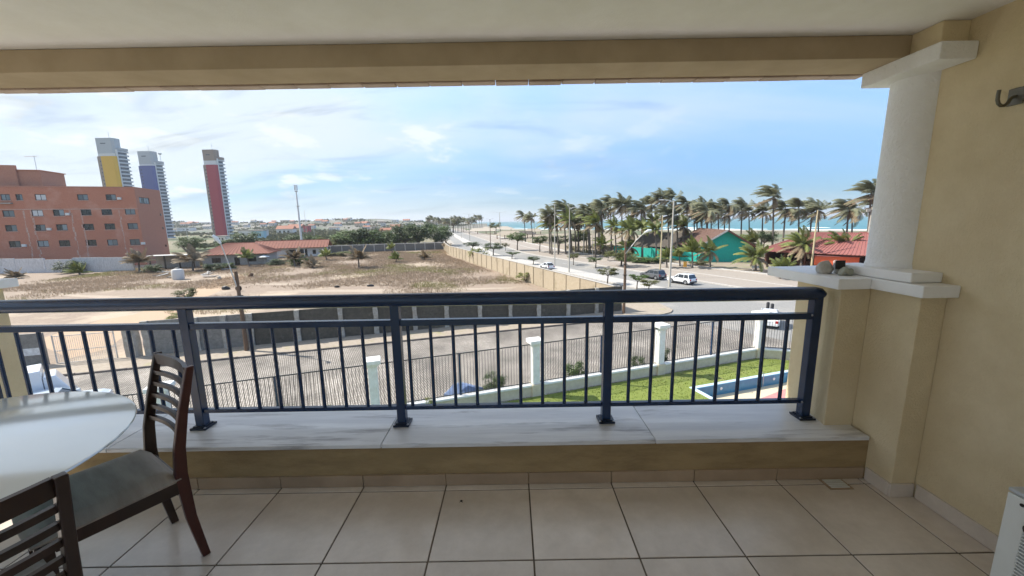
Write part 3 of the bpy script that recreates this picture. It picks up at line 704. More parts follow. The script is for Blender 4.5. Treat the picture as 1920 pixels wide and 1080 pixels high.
# gate at the left end of the street wall
gt = thing('gate', 'white lattice metal gate hanging open at the left of the street wall', 'gate', (st(-46.6,.1)[0], st(-46.6,.1)[1], G), math.atan2(E1.y, E1.x))
mm('white_metal', (.62,.60,.55), .6, (.45,.40,.33), 6)
for z in (.12,1.1,2.25): MB().bar((-1.8,0,z),(1.9,0,z),.05,.05).build('rail', M['white_metal'], gt)
gb = MB().tube([(0,0,.12),(0,0,2.25)], .012, 6).mesh('bar', M['white_metal'])
for k in range(30): put('bar', gb, gt, (-1.78+.127*k,0,0))
MB().bar((-1.8,0,.05),(-1.8,0,2.35),.07,.07).build('stile', M['white_metal'], gt); MB().bar((1.9,0,.05),(1.9,0,2.35),.07,.07).build('stile', M['white_metal'], gt)
gp = tag(ragged(.8,.6,2.75,77).build('gate_pier', M['pillar_concrete']), 'thick pale concrete gate pier at the left end of the dark street wall', 'pier'); gp.location = (*st(-43.6,.1), G)
lw = thing('grey_wall', 'grey rendered wall with a white band left of the lattice gate', 'wall', (st(-52.5,0)[0], st(-52.5,0)[1], G), math.atan2(E1.y, E1.x))
MB().box(-20,3.6,0,.2,0,2.6).build('wall_panel', M['grey_wall'], lw); MB().box(-20,3.6,-.012,.0,.95,1.5).build('painted_band', M['paint_white'], lw)

# ------------------------------------------------------------------ garden: lawn, low wall with bar fence, pool
FS = .342; FA = math.atan(FS); FD = Vector((math.cos(FA), math.sin(FA))); FO = Vector((0, 21.55))
def fp(x): return Vector((x, FO.y + FS*x))
FX = [-24.0,-15.6,-7.25,1.3,9.8,18.2]
CN = fp(18.2); RD = Vector((.955,-.296)); RE = CN + RD*14
kind(MB().sheet_hole([tuple(fp(-24)+Vector((0,-.3))), tuple(fp(18.2)+Vector((0,-.3))), (RE.x,RE.y-.3), (33,12.5), (-4,10.5), (-24,8)], HOLE, G+.012).build('lawn', M['lawn']), 'structure', 'bright green garden lawn')
mm('fence_paint', (.02,.024,.03), .4); mm('garden_wall', (.60,.53,.40), .9, (.52,.45,.33), 1.2, detail=8, bump=.2, bscale=8); mm('lime_white', (.78,.78,.76), .85, (.68,.67,.63), 1.8, detail=8, bump=.15, bscale=8)
WZ = G + .72
def section(p, q, label, nb=None, blue=True):
    d = (q-p); ln = d.length; a = math.atan2(d.y, d.x)
    t = thing('bar_fence', label, 'fence', (p.x, p.y, G), a, 'sections of the garden fence')
    MB().box(.0,ln,-.17,.17,0,.60).build('base_wall', M['garden_wall'], t)
    MB().box(.0,ln,-.23,.23,.602,.735).build('coping', M['lime_white'], t, bevel=.03)
    for z in (.80, 3.16): MB().box(.3,ln-.3,-.02,.02,z-.025,z+.025).build('rail', M['fence_paint'], t)
    n = nb or int((ln-.6)/.172)
    for k in range(n+1): put('bar', section.bar, t, (.3+(ln-.6)*k/n, 0, 0))
    if blue:
        MB().box(ln/2-.05,ln/2+.05,-.05,.05,.735,3.14).build('blue_post', M['blue_paint'], t)
section.bar = MB().tube([(0,0,.75),(0,0,3.17)], .012, 5, False).mesh('bar', M['fence_paint'])
lab = ['garden fence section hidden behind the glass table', 'black bar fence section seen behind the slatted chair', 'black bar fence section between the first two white posts',
       'black bar fence section right of the middle railing post', 'black bar fence section along the lawn before the corner post']
for i in range(5): section(fp(FX[i]), fp(FX[i+1]), lab[i])
section(CN, RE, 'bar fence section turning away beyond the corner of the lawn', blue=False)
plab = ['white fence post hidden by the table','white fence post beside the slatted chair back','white capped fence post left of the second railing post','white capped fence post rising near the middle of the picture',
        'white capped fence post behind the third railing bay','white corner post of the garden fence behind the railing end']
for i, x in enumerate(FX):
    p = fp(x)
    t = thing('fence_post', plab[i], 'post', (p.x, p.y, G), FA, 'white posts of the garden fence')
    MB().box(-.30,.30,-.30,.30,0,.74).build('base', M['garden_wall'], t, bevel=.02)
    MB().box(-.23,.23,-.23,.23,.741,3.1).build('shaft', M['lime_white'], t, bevel=.03)
    MB().box(-.30,.30,-.30,.30,3.101,3.24).build('collar', M['lime_white'], t, bevel=.03)
    MB().box(-.42,.42,-.42,.42,3.241,3.46).build('cap', M['lime_white'], t, bevel=.03)
# children's pool
mm('pool_blue_shaded', (.035,.16,.28), .3, (.05,.20,.33), 2); mm('pool_rim', (.50,.62,.66), .6, (.42,.55,.60), 3); mm('pool_pink', (.55,.20,.19), .55, (.60,.26,.23), 2); mm('pool_cream', (.62,.52,.36), .55)
po = thing('pool', 'small shallow pool with blue walls and pink floor in the lawn', 'pool', (pa.x, pa.y, G), math.atan2(pd.y,pd.x))
MB().box(0,PLN,-.28,0,-.75,.05).build('far_rim', M['pool_rim'], po, bevel=.02)
MB().box(-.02,.26,-PW,-.281,-.75,.049).build('left_rim', M['pool_rim'], po, bevel=.02)
MB().box(PLN-.26,PLN,-PW,-.281,-.75,.049).build('right_rim', M['pool_rim'], po, bevel=.02)
MB().box(.26,PLN-.26,-PW,-PW+.25,-.75,.049).build('near_rim', M['pool_rim'], po, bevel=.02)
MB().box(.261,PLN-.261,-.31,-.282,-.7,.03).build('far_wall', M['pool_blue_shaded'], po)  # far wall dark, right wall pale: shade and sun put into colours
MB().box(PLN-.285,PLN-.262,-PW+.26,-.312,-.7,.03).build('right_wall', M['pool_rim'], po)
MB().box(.262,PLN-.29,-PW+.26,-.312,-.72,-.66).build('floor_border', M['pool_cream'], po)
MB().prism([(1.5,-2.0),(PLN-.4,-.85),(PLN-.4,-4.6),(1.2,-4.6)], -.659, -.654).build('floor_patch', M['pool_pink'], po)
for x in (2.2,6.6): 
    o = MB().lathe([(.09,0),(.09,.02),(.05,.03)], 14).build('water_jet', M['lime_white'], po, smooth=True); o.location = (x,-.312,-.25); o.rotation_euler = (rad(90),0,0)
for x in (3.5,5.6): MB().tube([(x,-.36,-.6),(x,-.36,.25),(x,-.2,.35)], .025, 8).build('ladder_rail', M['steel'], po, smooth=True)
# blades on the lawn
gr = random.Random(21); gm = MB()
for i in range(16000):
    x = gr.uniform(-3,22); top = FO.y+FS*x-.4; y = gr.uniform(13, top)
    q = Vector((x,y))-pa.to_2d(); lx = q.dot(pd); ly = q.dot(-pn)
    if -.1 < lx < PLN+.1 and -PW-.1 < ly < .1: continue
    a = gr.uniform(0,6.28); h = gr.uniform(.04,.10); w = .03
    gm.add([(x-w*math.cos(a),y-w*math.sin(a),G+.01),(x+w*math.cos(a),y+w*math.sin(a),G+.01),(x+gr.uniform(-.05,.05),y+gr.uniform(-.05,.05),G+h)], [(0,1,2)])
mm('grass_blade', (.16,.215,.035), .8, (.22,.265,.055), .8, subs=.3)
kind(gm.build('lawn_grass', M['grass_blade'], fix=False), 'stuff', 'short blades of the lawn')
# dry grass of the lot
def inside(poly, x, y):
    c = False; n = len(poly)
    for i in range(n):
        (x1,y1),(x2,y2) = poly[i], poly[i-1]
        if (y1>y)!=(y2>y) and x < (x2-x1)*(y-y1)/(y2-y1)+x1: c = not c
    return c
dm = MB(); nb = 0; hsh = lambda x,y: math.sin(x*.21+1.3*math.sin(y*.13))*math.cos(y*.17+math.sin(x*.11))
while nb < 80000:
    y = 45 + 103*gr.random()**1.1; x = gr.uniform(-95, LW(min(y,124))-1)
    if not inside(lot, x, y): continue
    dens = .22 + 1.0*hsh(x,y)
    if y > 64: dens += .75
    if x < -45 and y < 85: dens -= .35
    if y < 62 and x < -5: dens -= .35
    if gr.random() > dens: continue
    nb += 1; s = gr.uniform(.4,.85)
    for j in range(3):
        a = gr.uniform(0,6.28); w = .05*s; h = gr.uniform(.25,.6)*s; lx, ly = gr.uniform(-.3,.1)*s, gr.uniform(-.2,.2)*s; ox, oy = gr.uniform(-.3,.3), gr.uniform(-.3,.3)
        dm.add([(x+ox-w*math.cos(a),y+oy-w*math.sin(a),G),(x+ox+w*math.cos(a),y+oy+w*math.sin(a),G),(x+ox+lx,y+oy+ly,G+h)], [(0,1,2)])
mm('dry_grass', (.33,.26,.185), .9, (.27,.205,.15), .16, detail=8, col3=(.24,.225,.10), scale3=.07, lo3=.54, hi3=.64, subs=.5)
kind(dm.build('dry_grass', M['dry_grass'], fix=False), 'stuff', 'dry brown grass tufts on the vacant lot')

# =================================================================== BUILDINGS
def holed_wall(Wd, H, holes, th):
    # wall in the local XZ plane, front at y=0 facing -Y; holes are (x0,x1,z0,z1)
    xs_ = sorted({0, Wd} | {v for h in holes for v in h[:2]}); zs = sorted({0, H} | {v for h in holes for v in h[2:]})
    m = MB()
    def hole(a, b): return any(h[0]-1e-6 <= a and b[0] <= h[1]+1e-6 for h in [0]) if False else None
    for i in range(len(xs_)-1):
        for j in range(len(zs)-1):
            cx, cz = (xs_[i]+xs_[i+1])/2, (zs[j]+zs[j+1])/2
            if any(h[0] < cx < h[1] and h[2] < cz < h[3] for h in holes): continue
            x0, x1, z0, z1 = xs_[i], xs_[i+1], zs[j], zs[j+1]
            m.add([(x0,0,z0),(x1,0,z0),(x1,0,z1),(x0,0,z1)], [(0,1,2,3)])
    for x0, x1, z0, z1 in holes:
        m.add([(x0,0,z0),(x1,0,z0),(x1,0,z1),(x0,0,z1),(x0,th,z0),(x1,th,z0),(x1,th,z1),(x0,th,z1)], [(0,4,5,1),(1,5,6,2),(2,6,7,3),(3,7,4,0)])
    return m
mm('brick_red', (.47,.205,.13), .9, (.41,.17,.105), .35, detail=9, nrough=.7, bump=.25, bscale=4, bdist=.02, col3=(.50,.265,.19), scale3=.22, lo3=.52, hi3=.68)
mm('brick_pale', (.43,.21,.14), .9, (.37,.17,.115), .4, detail=9, nrough=.7, bump=.25, bscale=4, bdist=.02)
mm('stain', (.55,.40,.33), .95, (.40,.24,.18), 1.5, detail=8)
mm('window_frame', (.035,.032,.03), .5); mm('window_glass', (.16,.19,.20), .12, rand=.5, spec=.8); mm('window_dark', (.02,.021,.022), .15, spec=.8); mm('curtain', (.55,.56,.55), .5)
def window(parent, x0, x1, z0, z1, depth=.14, glass='window_glass', frame='window_frame', mull=1, fr=.09):
    m = MB(); m.box(x0,x1,depth,depth+.06,z0,z0+fr).box(x0,x1,depth,depth+.06,z1-fr,z1).box(x0,x0+fr,depth,depth+.06,z0+fr,z1-fr).box(x1-fr,x1,depth,depth+.06,z0+fr,z1-fr)
    step = (x1-x0-2*fr)/(mull+1)
    for k in range(mull): xx = x0+fr+step*(k+1); m.box(xx-fr*.35,xx+fr*.35,depth,depth+.06,z0+fr,z1-fr)
    w = m.build('window', M[frame], parent)
    for k in range(mull+1):
        a = x0+fr+step*k
        MB().box(a+.01,a+step-.01,depth+.03,depth+.05,z0+fr,z1-fr).build('pane', M[glass if not isinstance(glass,(list,tuple)) else glass[k%len(glass)]], w)
    return w
# ------------------------------------------------------------------ brick apartment block
BC = Vector((-101.2, 108.0, G)); BN = Vector((E1.y, -E1.x, 0)); BW, BH = 62.0, 21.05
bk = thing('brick_block', 'four storey red brick apartment block with small dark windows', 'building', BC, math.atan2(E1.y, E1.x))
def buv(x, y):
    p = on_plane(x, y, BC, BN) - BC; return p.x*E1.x + p.y*E1.y, p.z
rows = [(398.5, [16,70,110,161,200,244]), (426, [21,75,116,166,206,249]), (456, [28,81,121,171,211,253])]
holes = []
for ry, cs in rows:
    for cx_ in cs:
        u, z = buv(cx_, ry - (cx_-130)*.017); holes.append((u-1.12, u+1.12, z-.80, z+.80))
top = []
for cx_, wv in ((10,.9),(36,.65),(76,1.1),(155,1.1),(208,1.1),(245,1.45)):
    u, z = buv(cx_, 370); top.append((u-wv, u+wv, z-.72, z+.78))
allh = holes + top
allh = [(a+BW, b+BW, c, d) for a, b, c, d in allh if a+BW > .2 and b+BW < BW-.2]
fz = holed_wall(BW, BH, allh, .3).build('front_wall', M['brick_red'], bk); fz.location = (-BW, 0, 0)
gsel = random.Random(4)
for i, h in enumerate(allh):
    g = gsel.choice([('window_dark','window_glass'),'window_glass','window_glass','window_dark','window_dark'])
    if i in (1, 20): g = 'curtain'
    w = window(bk, *h, depth=.12, glass=g, fr=.13); w.location = (-BW, 0, 0)
    MB().box(h[0]-.12,h[1]+.12,-.10,-.002,h[2]-.16,h[2]-.02).build('sill', M['stain'], w)
    if i % 5 == 2: MB().box(h[1]+.35,h[1]+1.15,-.42,-.003,h[2]+.1,h[2]+.72).build('condenser', M['ac_white'], w)
SDW = 12.5
sh = [(1.5,6.3,BH-4.3,BH-2.6)]
sw_ = holed_wall(SDW, BH, sh, .3).build('side_wall', M['brick_pale'], bk); sw_.rotation_euler = (0,0,rad(90))
w = window(bk, *sh[0], depth=.12, mull=3, glass=('window_glass','window_dark','window_glass'), fr=.13); w.rotation_euler = (0,0,rad(90))
for z in (4.4,9.6,13.6):
    o = MB().box(10.6,11.2,-.05,.02,z,z+.6).build('vent', M['window_dark'], bk); o.rotation_euler = (0,0,rad(90))
MB().box(-BW,0,SDW-.02,SDW,0,BH).build('rear_wall', M['brick_pale'], bk); MB().box(-BW+.05,-.05,.31,SDW-.1,BH-.5,BH-.3).build('roof', M['concrete'], bk)
MB().box(-BW,-.0,-.06,-.002,BH-.35,BH).build('parapet_band', M['brick_pale'], bk)
MB().box(-BW,-.0,-.05,-.002,15.15,15.35).build('string_course', M['stain'], bk)
mb_ = MB().box(-BW,-20.6,3,11,BH-.2,BH+4.1).box(-BW,-25.0,2.5,2.99,BH-.2,BH+5.3); mb_.build('roof_house', M['brick_pale'], bk)
MB().box(-30,-20.4,2.8,11.4,BH+4.101,BH+4.3).build('roof_house_cap', M['brick_red'], bk)
MB().tube([(-24.3,8,BH+4.3),(-24.3,8,BH+8.5)], .06, 6).tube([(-26.3,8,BH+8.2),(-23.6,8,BH+8.4)], .05, 6).build('aerial', M['steel'], bk)
for u_ in (-23.7,-22.1,-14.3,-12.3,-4.1):
    m = MB(); z = 15.0
    while z > 2.0:
        h_ = gsel.uniform(.5,1.4); ww_ = gsel.uniform(.05,.22); xo = gsel.uniform(-.18,.18); m.box(u_+xo-ww_, u_+xo+ww_, -.012-.001*gsel.random(), -.002, z-h_, z-.05); z -= h_
    m.build('repair_patch', M['stain'], bk)
MB().box(-27.6,-25.2,-.8,-.07,16.6,16.9).build('balcony_slab', M['concrete'], bk)

# ------------------------------------------------------------------ three towers
mm('tower_white', (.66,.66,.65), .8, (.58,.58,.57), .1, detail=6); mm('tower_grey', (.40,.40,.40), .85); mm('tower_crown', (.46,.47,.48), .85, (.40,.41,.42), .15); mm('tower_glass', (.09,.10,.12), .2, spec=.8); mm('tower_brown', (.30,.23,.19), .8)
mm('tower_yellow', (.70,.40,.035), .75, (.62,.35,.03), .2); mm('tower_blue', (.09,.115,.30), .75, (.075,.10,.27), .2); mm('tower_red', (.37,.045,.065), .75, (.33,.04,.06), .2)
def tower(px0, px1, ytop, Y, mat, strip_mat, label, top_frac, wide, gh):
    a = at_y(px0, 430, Y); b = at_y(px1, 430, Y); Hh = at_y(px0+8, ytop, Y).z - G; wd = (b.x-a.x)
    t = thing('tower', label, 'tower', (a.x, Y, G), 0)
    cw, bw_, DPt = wd*.58, wd*.14, wd*.34; FL = 2.95; nfl = int((Hh-9)/FL); Hb = nfl*FL
    core = MB().box(0, cw, 0, DPt, 0, Hh-gh).build('core', M['tower_white'], t)
    MB().prism([(.0,.02),(cw*.86,.02),(cw,1.2),(cw,DPt*.7),(.0,DPt*.7)], Hh-gh, Hh).build('crown_block', M['tower_brown'] if mat is M['tower_red'] else M['tower_crown'], t)
    MB().box(cw*.25,cw*.55,-.1,.02,Hh-4.6,Hh-3.9).build('crown_slot', M['tower_glass'], t)
    zt = Hh*top_frac
    MB().box(-.4, cw*.24, -.7, 3, 0, zt).build('stair_strip', strip_mat, t)
    MB().prism([(cw*.24+.02,-1.5),(cw*.92,-1.5),(cw*1.06,-.2),(cw*1.06,1.5),(cw*.24+.02,1.5)], 0, zt).build('colour_panel', mat, t)
    sm = MB().box(-.45,.45,-.06,.04,0,1.1).mesh('stair_window', M['tower_glass'])
    for k in range(2, int(zt/FL)): put('stair_window', sm, t, (cw*.13, -.72, k*FL+.9))
    # balcony stack, rounded towards the right, receding
    poly = [(cw*1.05,.6)] + [(cw*1.0 + bw_*math.sin(rad(q))*1.0, .6 + (DPt-1.6)*(1-math.cos(rad(q)))) for q in range(15, 91, 15)] + [(cw+bw_, DPt), (cw*1.0,DPt)]
    inner_ = [(cw*1.0,1.6)] + [(cw*1.0 + (bw_-1.2)*math.sin(rad(q)), 1.8 + (DPt-3)*(1-math.cos(rad(q)))) for q in range(15, 91, 15)] + [(cw+bw_-1.2, DPt-.5), (cw*1.0,DPt-.5)]
    MB().prism(inner_, 0, Hb+1).build('glazing', M['tower_glass'], t)
    mm('tower_slab', (.50,.51,.52), .85) if 'tower_slab' not in M else None
    sl_ = MB().prism(poly, 0, 1.15).mesh('balcony', M['tower_slab'])
    for k in range(nfl+1): put('balcony', sl_, t, (0,0,k*FL))
    pier = MB().prism([(cw*1.02,.3),(cw*1.10,.35),(cw*1.10,1.0),(cw*1.02,1.0)], 0, Hb+2).build('corner_pier', M['tower_white'], t)
    MB().prism(poly, Hb+1.5, Hb+3.4).build('roof_parapet', M['tower_grey'] if mat is not M['tower_red'] else M['tower_brown'], t)
    MB().tube([(cw*.4,6,Hh),(cw*.4,6,Hh+6)], .12, 5).build('aerial', M['steel'], t)
    return t, cw, bw_, Hh, Hb
tower(210,264,258,330, M['tower_yellow'], M['tower_brown'], 'tall white tower with a yellow panel rising behind the brick block', .825, 1, 12)
t2, cw, bw_, Hh, Hb = tower(282,327,283,360, M['tower_blue'], M['tower_blue'], 'tall white tower with a blue panel, middle one of three', .835, 1, 11)
MB().tube([(cw+bw_*.9,5,Hb),(cw+bw_*.9,5,Hb+9)], .15, 5).build('aerial_mast', M['steel'], t2); MB().lathe([(.4,0),(1.3,.6),(1.3,1.6),(.4,2)], 10, (cw+bw_*.9,5,Hb+9)).build('aerial_drum', M['tower_white'], t2)
tower(400,440,280,345, M['tower_red'], M['tower_brown'], 'tall tower with a red panel standing apart right of the others', .83, 1, 9)

# ------------------------------------------------------------------ roofs and houses
def tile_roof_mat(name, c1, c2, sc=14):
    m = material(name, c1, .85, c2, .5, detail=9, nrough=.7, bump=.3, bscale=3, bdist=.03, rand=.06); return m
M['roof_red'] = tile_roof_mat('roof_red', (.225,.078,.068), (.28,.105,.09)); M['roof_clay'] = tile_roof_mat('roof_clay', (.27,.105,.07), (.20,.08,.055)); M['roof_brown'] = tile_roof_mat('roof_brown', (.20,.12,.09), (.15,.085,.065))
mm('thatch', (.10,.085,.07), .95, (.065,.055,.045), 1.2, detail=9, stretch=(1,1,3), bump=.6, bscale=5, bdist=.08)
mm('house_white', (.66,.64,.60), .9, (.52,.50,.45), .6, detail=8); mm('plaster_grey', (.40,.38,.34), .9, (.30,.28,.25), .7, detail=8)
def roof_slope(parent, p0, p1, q1, q0, mat, pitch=.9, th=.12):
    # one roof slope: p0-p1 eave, q0-q1 ridge; rows of raised ribs for tile courses, one mesh per slope with the courses as geometry
    p0, p1, q0, q1 = map(Vector, (p0,p1,q0,q1)); nrm = (p1-p0).cross(q0-p0).normalized()
    if nrm.z < 0: nrm = -nrm
    m = MB(); m.add([p0,p1,q1,q0,p0-nrm*th,p1-nrm*th,q1-nrm*th,q0-nrm*th], [(0,1,2,3),(7,6,5,4),(0,4,5,1),(1,5,6,2),(2,6,7,3),(3,7,4,0)])
    ln = max((p1-p0).length, (q1-q0).length); n = max(3, int(ln/pitch))
    for i in range(n):
        t = (i+.5)/n; a = p0.lerp(p1,t); b = q0.lerp(q1,t)
        if (b-a).length < .4: continue
        m.bar(a+nrm*.03, b+nrm*.03, .16, .08, nrm)
    return m.build('roof_slope', mat, parent)
def hip_house(t, x0, x1, y0, y1, h, rise, ov, rmat, wmat, ridge_in=None, holes_front=(), door=None, gable=False):
    holes_f = [h_ for h_ in holes_front]
    o = holed_wall(x1-x0, h, holes_f, .2).build('front_wall', wmat, t); o.location = (x0,y0,0)
    MB().box(x0,x0+.15,y0+.01,y1,0,h).build('side_wall', wmat, t); MB().box(x1-.15,x1,y0+.01,y1,0,h).build('side_wall', wmat, t); MB().box(x0+.15,x1-.15,y1-.15,y1,0,h).build('rear_wall', wmat, t)
    a, b, c, d = (x0-ov,y0-ov,h), (x1+ov,y0-ov,h), (x1+ov,y1+ov,h), (x0-ov,y1+ov,h)
    ri = 0 if gable else (ridge_in if ridge_in is not None else (y1-y0)/2); ym = (y0+y1)/2
    e, f = (x0-ov+ri, ym, h+rise), (x1+ov-ri, ym, h+rise)
    roof_slope(t, a, b, f, e, rmat); roof_slope(t, c, d, e, f, rmat)
    if not gable: roof_slope(t, b, c, f, f, rmat); roof_slope(t, d, a, e, e, rmat)
    else:
        MB().add([(x0,y0,h),(x0,y1,h),(x0,ym,h+rise-.15)], [(0,1,2)]).build('gable', wmat, t); MB().add([(x1,y0,h),(x1,y1,h),(x1,ym,h+rise-.15)], [(0,1,2)]).build('gable', wmat, t)
    MB().bar(e, f, .35, .2).build('ridge_cap', rmat, t)
    for h_ in holes_f:
        w = window(t, *h_, depth=.1, glass='window_dark', fr=.07); w.location = (x0,y0,0)
# red-roofed house on the lot
h1 = thing('house', 'low house with red clay roof and open veranda on the lot', 'house', (-79,99.5,G), rad(17))
hip_house(h1, 0,14.5,0,10, 3.0, 2.7, 1.0, M['roof_clay'], M['plaster_grey'], holes_front=[(2,4,.9,2.2),(7,8.2,.05,2.2),(10,12,.9,2.2)])
h2 = thing('house', 'long low white house with brownish clay roof at the back of the lot', 'house', (-79,121.5,G), rad(17))
hip_house(h2, 0,19,0,8, 3.1, 2.2, 1.3, M['roof_clay'], M['house_white'], gable=True, holes_front=[(3,5,.9,2.2),(8,14,.05,2.5),(15.5,16.5,.9,2.2)])
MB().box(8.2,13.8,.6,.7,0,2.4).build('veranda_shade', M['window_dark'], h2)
for k in range(3): MB().box(8.6+2.3*k,8.8+2.3*k,-.9,-.7,0,3.1).build('veranda_post', M['house_white'], h2)
sh_ = thing('shed', 'dark open shed beside the end of the whitewashed wall', 'shed', (-89,97.5,G), rad(17))
MB().box(0,9,0,.2,0,3.2).build('wall', M['plaster_grey'], sh_); MB().box(-.5,9.5,-3,.4,3.25,3.4).build('roof', M['house_white'], sh_)
for x in (0,3,6,9): MB().box(x-.12,x+.12,-2.8,-2.56,0,3.25).build('post', M['window_dark'], sh_)
# parasol and junk by the house
pz_ = at_z(497,496,G); ps_ = thing('parasol', 'small white parasol in front of the white house', 'parasol', (pz_.x,pz_.y,G))
MB().tube([(0,0,0),(0,0,2.3)], .04, 6).build('pole', M['white_metal'], ps_); MB().lathe([(1.5,2.05),(.8,2.35),(.02,2.6)], 8).build('canopy', M['lime_white'], ps_)
# green restaurant
mm('green_wall', (.015,.40,.32), .8, (.014,.32,.26), .5, detail=7); mm('timber', (.16,.07,.05), .8); mm('orange_wall', (.70,.13,.05), .8, (.62,.11,.045), .6)
gp0, gp1 = Vector((44.9,92.3)), Vector((55.3,90.6)); gd = (gp1-gp0).normalized(); gl = (gp1-gp0).length
gh = thing('restaurant', 'turquoise gabled restaurant with reddish tiled roof behind the promenade', 'restaurant', (gp0.x,gp0.y,G), math.atan2(gd.y,gd.x))
EZ, PZ, DP = 4.1, 7.35, 20
MB().add([(0,0,0),(gl,0,0),(gl,0,EZ),(gl/2,0,PZ),(0,0,EZ),(0,.25,0),(gl,.25,0),(gl,.25,EZ),(gl/2,.25,PZ),(0,.25,EZ)], [(0,1,2,3,4),(9,8,7,6,5),(0,5,6,1),(1,6,7,2),(2,7,8,3),(3,8,9,4),(4,9,5,0)]).build('gable_wall', M['green_wall'], gh)
MB().box(0,.25,.26,DP,0,EZ).build('side_wall', M['green_wall'], gh); MB().box(gl-.25,gl,.26,DP,0,EZ).build('side_wall', M['green_wall'], gh)
sl2 = (PZ-EZ)/(gl/2)
roof_slope(gh, (-1.4,-1.1,EZ-1.4*sl2+.15), (-1.4,DP+1,EZ-1.4*sl2+.15), (gl/2,DP+1,PZ+.15), (gl/2,-1.1,PZ+.15), M['roof_brown'])
roof_slope(gh, (gl+1.4,-1.1,EZ-1.4*sl2+.15), (gl+1.4,DP+1,EZ-1.4*sl2+.15), (gl/2,DP+1,PZ+.15), (gl/2,-1.1,PZ+.15), M['roof_red'])
for s, xx in ((-1,-1.4),(1,gl+1.4)):
    MB().bar((xx,-1.16,EZ-1.4*sl2+.05),(gl/2,-1.16,PZ+.05),.08,.34).build('barge_board', M['house_white'] if s < 0 else M['timber'], gh)
gw = thing('garden_wall', 'low turquoise wall running left from the gabled restaurant', 'wall', (44.2,92.6,G))
q0 = Vector((44.2,92.6))
for i in range(8):
    a = Vector((-1.75*i*1.0, 2.75*i)); b = Vector((-1.75*(i+1)*1.0, 2.75*(i+1)))
    MB().bar((a.x,a.y,1.3),(b.x,b.y,1.3),.18,2.6).build('wall_panel', M['green_wall'], gw); MB().box(a.x-.18,a.x+.18,a.y-.18,a.y+.18,0,2.75).build('pillar', M['green_wall'], gw)
ht = thing('thatched_hut', 'long dark thatched roof behind the turquoise wall', 'hut', (38,121,G), rad(-58))
for x in (0.5,6,12,18): 
    for y in (.5,7.5): MB().tube([(x,y,0),(x,y,2.6)], .13, 6).build('post', M['timber'], ht)
MB().add([(-1,-1,2.3),(20,-1,2.3),(17.5,4,6.3),(1.5,4,6.3),(-1,9,2.3),(20,9,2.3)], [(0,1,2,3),(5,4,3,2),(0,3,4),(1,5,2),(0,4,5,1)]).build('thatch_roof', M['thatch'], ht)
MB().box(0,18,6.5,7.2,0,2.4).build('back_wall', M['timber'], ht)
# red-roofed restaurant
ra, rb = Vector((55.0,85.8)), Vector((71.5,64.0)); rd = (rb-ra).normalized(); rl_ = (rb-ra).length
rr_ = thing('restaurant', 'big open restaurant with dark red hipped roof near the sea', 'restaurant', (ra.x,ra.y,G), math.atan2(rd.y,rd.x))
RW = 17.0
for k in range(8): MB().box(.6+rl_*k/7.6,.9+rl_*k/7.6,.8,1.1,0,3.05).build('post', M['timber'], rr_)
MB().box(.5,rl_-.5,9.5,9.7,0,3.0).build('inner_wall', M['timber'], rr_); MB().box(.5,9,2.5,3.4,0,1.1).build('bar_counter', M['timber'], rr_)
MB().box(.5,.7,1.2,9.5,0,3.0).build('end_wall', M['timber'], rr_)
a_, b_, c_, d_ = (-.6,-.8,3.0), (rl_+.6,-.8,3.0), (rl_+.6,RW+.8,3.0), (-.6,RW+.8,3.0); e_, f_ = (6.5,RW/2,6.75), (rl_-6.5,RW/2,6.75)
roof_slope(rr_, a_, b_, f_, e_, M['roof_red'], .6); roof_slope(rr_, c_, d_, e_, f_, M['roof_red'], .6); roof_slope(rr_, b_, c_, f_, f_, M['roof_red'], .6); roof_slope(rr_, d_, a_, e_, e_, M['roof_red'], .6)
MB().bar(e_, f_, .4, .25).build('ridge_cap', M['roof_red'], rr_); MB().bar(a_, e_, .3, .2).build('ridge_cap', M['roof_red'], rr_); MB().bar(b_, f_, .3, .2).build('ridge_cap', M['roof_red'], rr_)
# second, lower roof behind to the right
r2 = thing('restaurant', 'second red hipped roof adjoining the restaurant beside the white column', 'restaurant', (71.5,90.5,G), rad(-52))
hip_house(r2, 0,16,0,13, 3.2, 3.3, .8, M['roof_red'], M['plaster_grey'], holes_front=[(2,6,.9,2.4),(9,13,.9,2.4)])
# orange kiosk with a white spiral sign
ok = thing('kiosk', 'bright orange kiosk wall with a white spiral emblem', 'kiosk', (60.0,76.6,G), math.atan2(rd.y,rd.x)+rad(20))
MB().box(0,6.6,0,2.2,0,2.5).build('body', M['orange_wall'], ok, bevel=.03); MB().box(-.2,6.8,-.25,2.4,2.501,2.62).build('roof', M['roof_red'], ok)
m = MB(); pts = [(.12*(1+k*.16)*math.cos(k*.7), 0, .12*(1+k*.16)*math.sin(k*.7)) for k in range(20)]
o = MB().tube(pts, .045, 6).build('spiral_emblem', M['lime_white'], ok); o.location = (3.2,-.02,1.5)
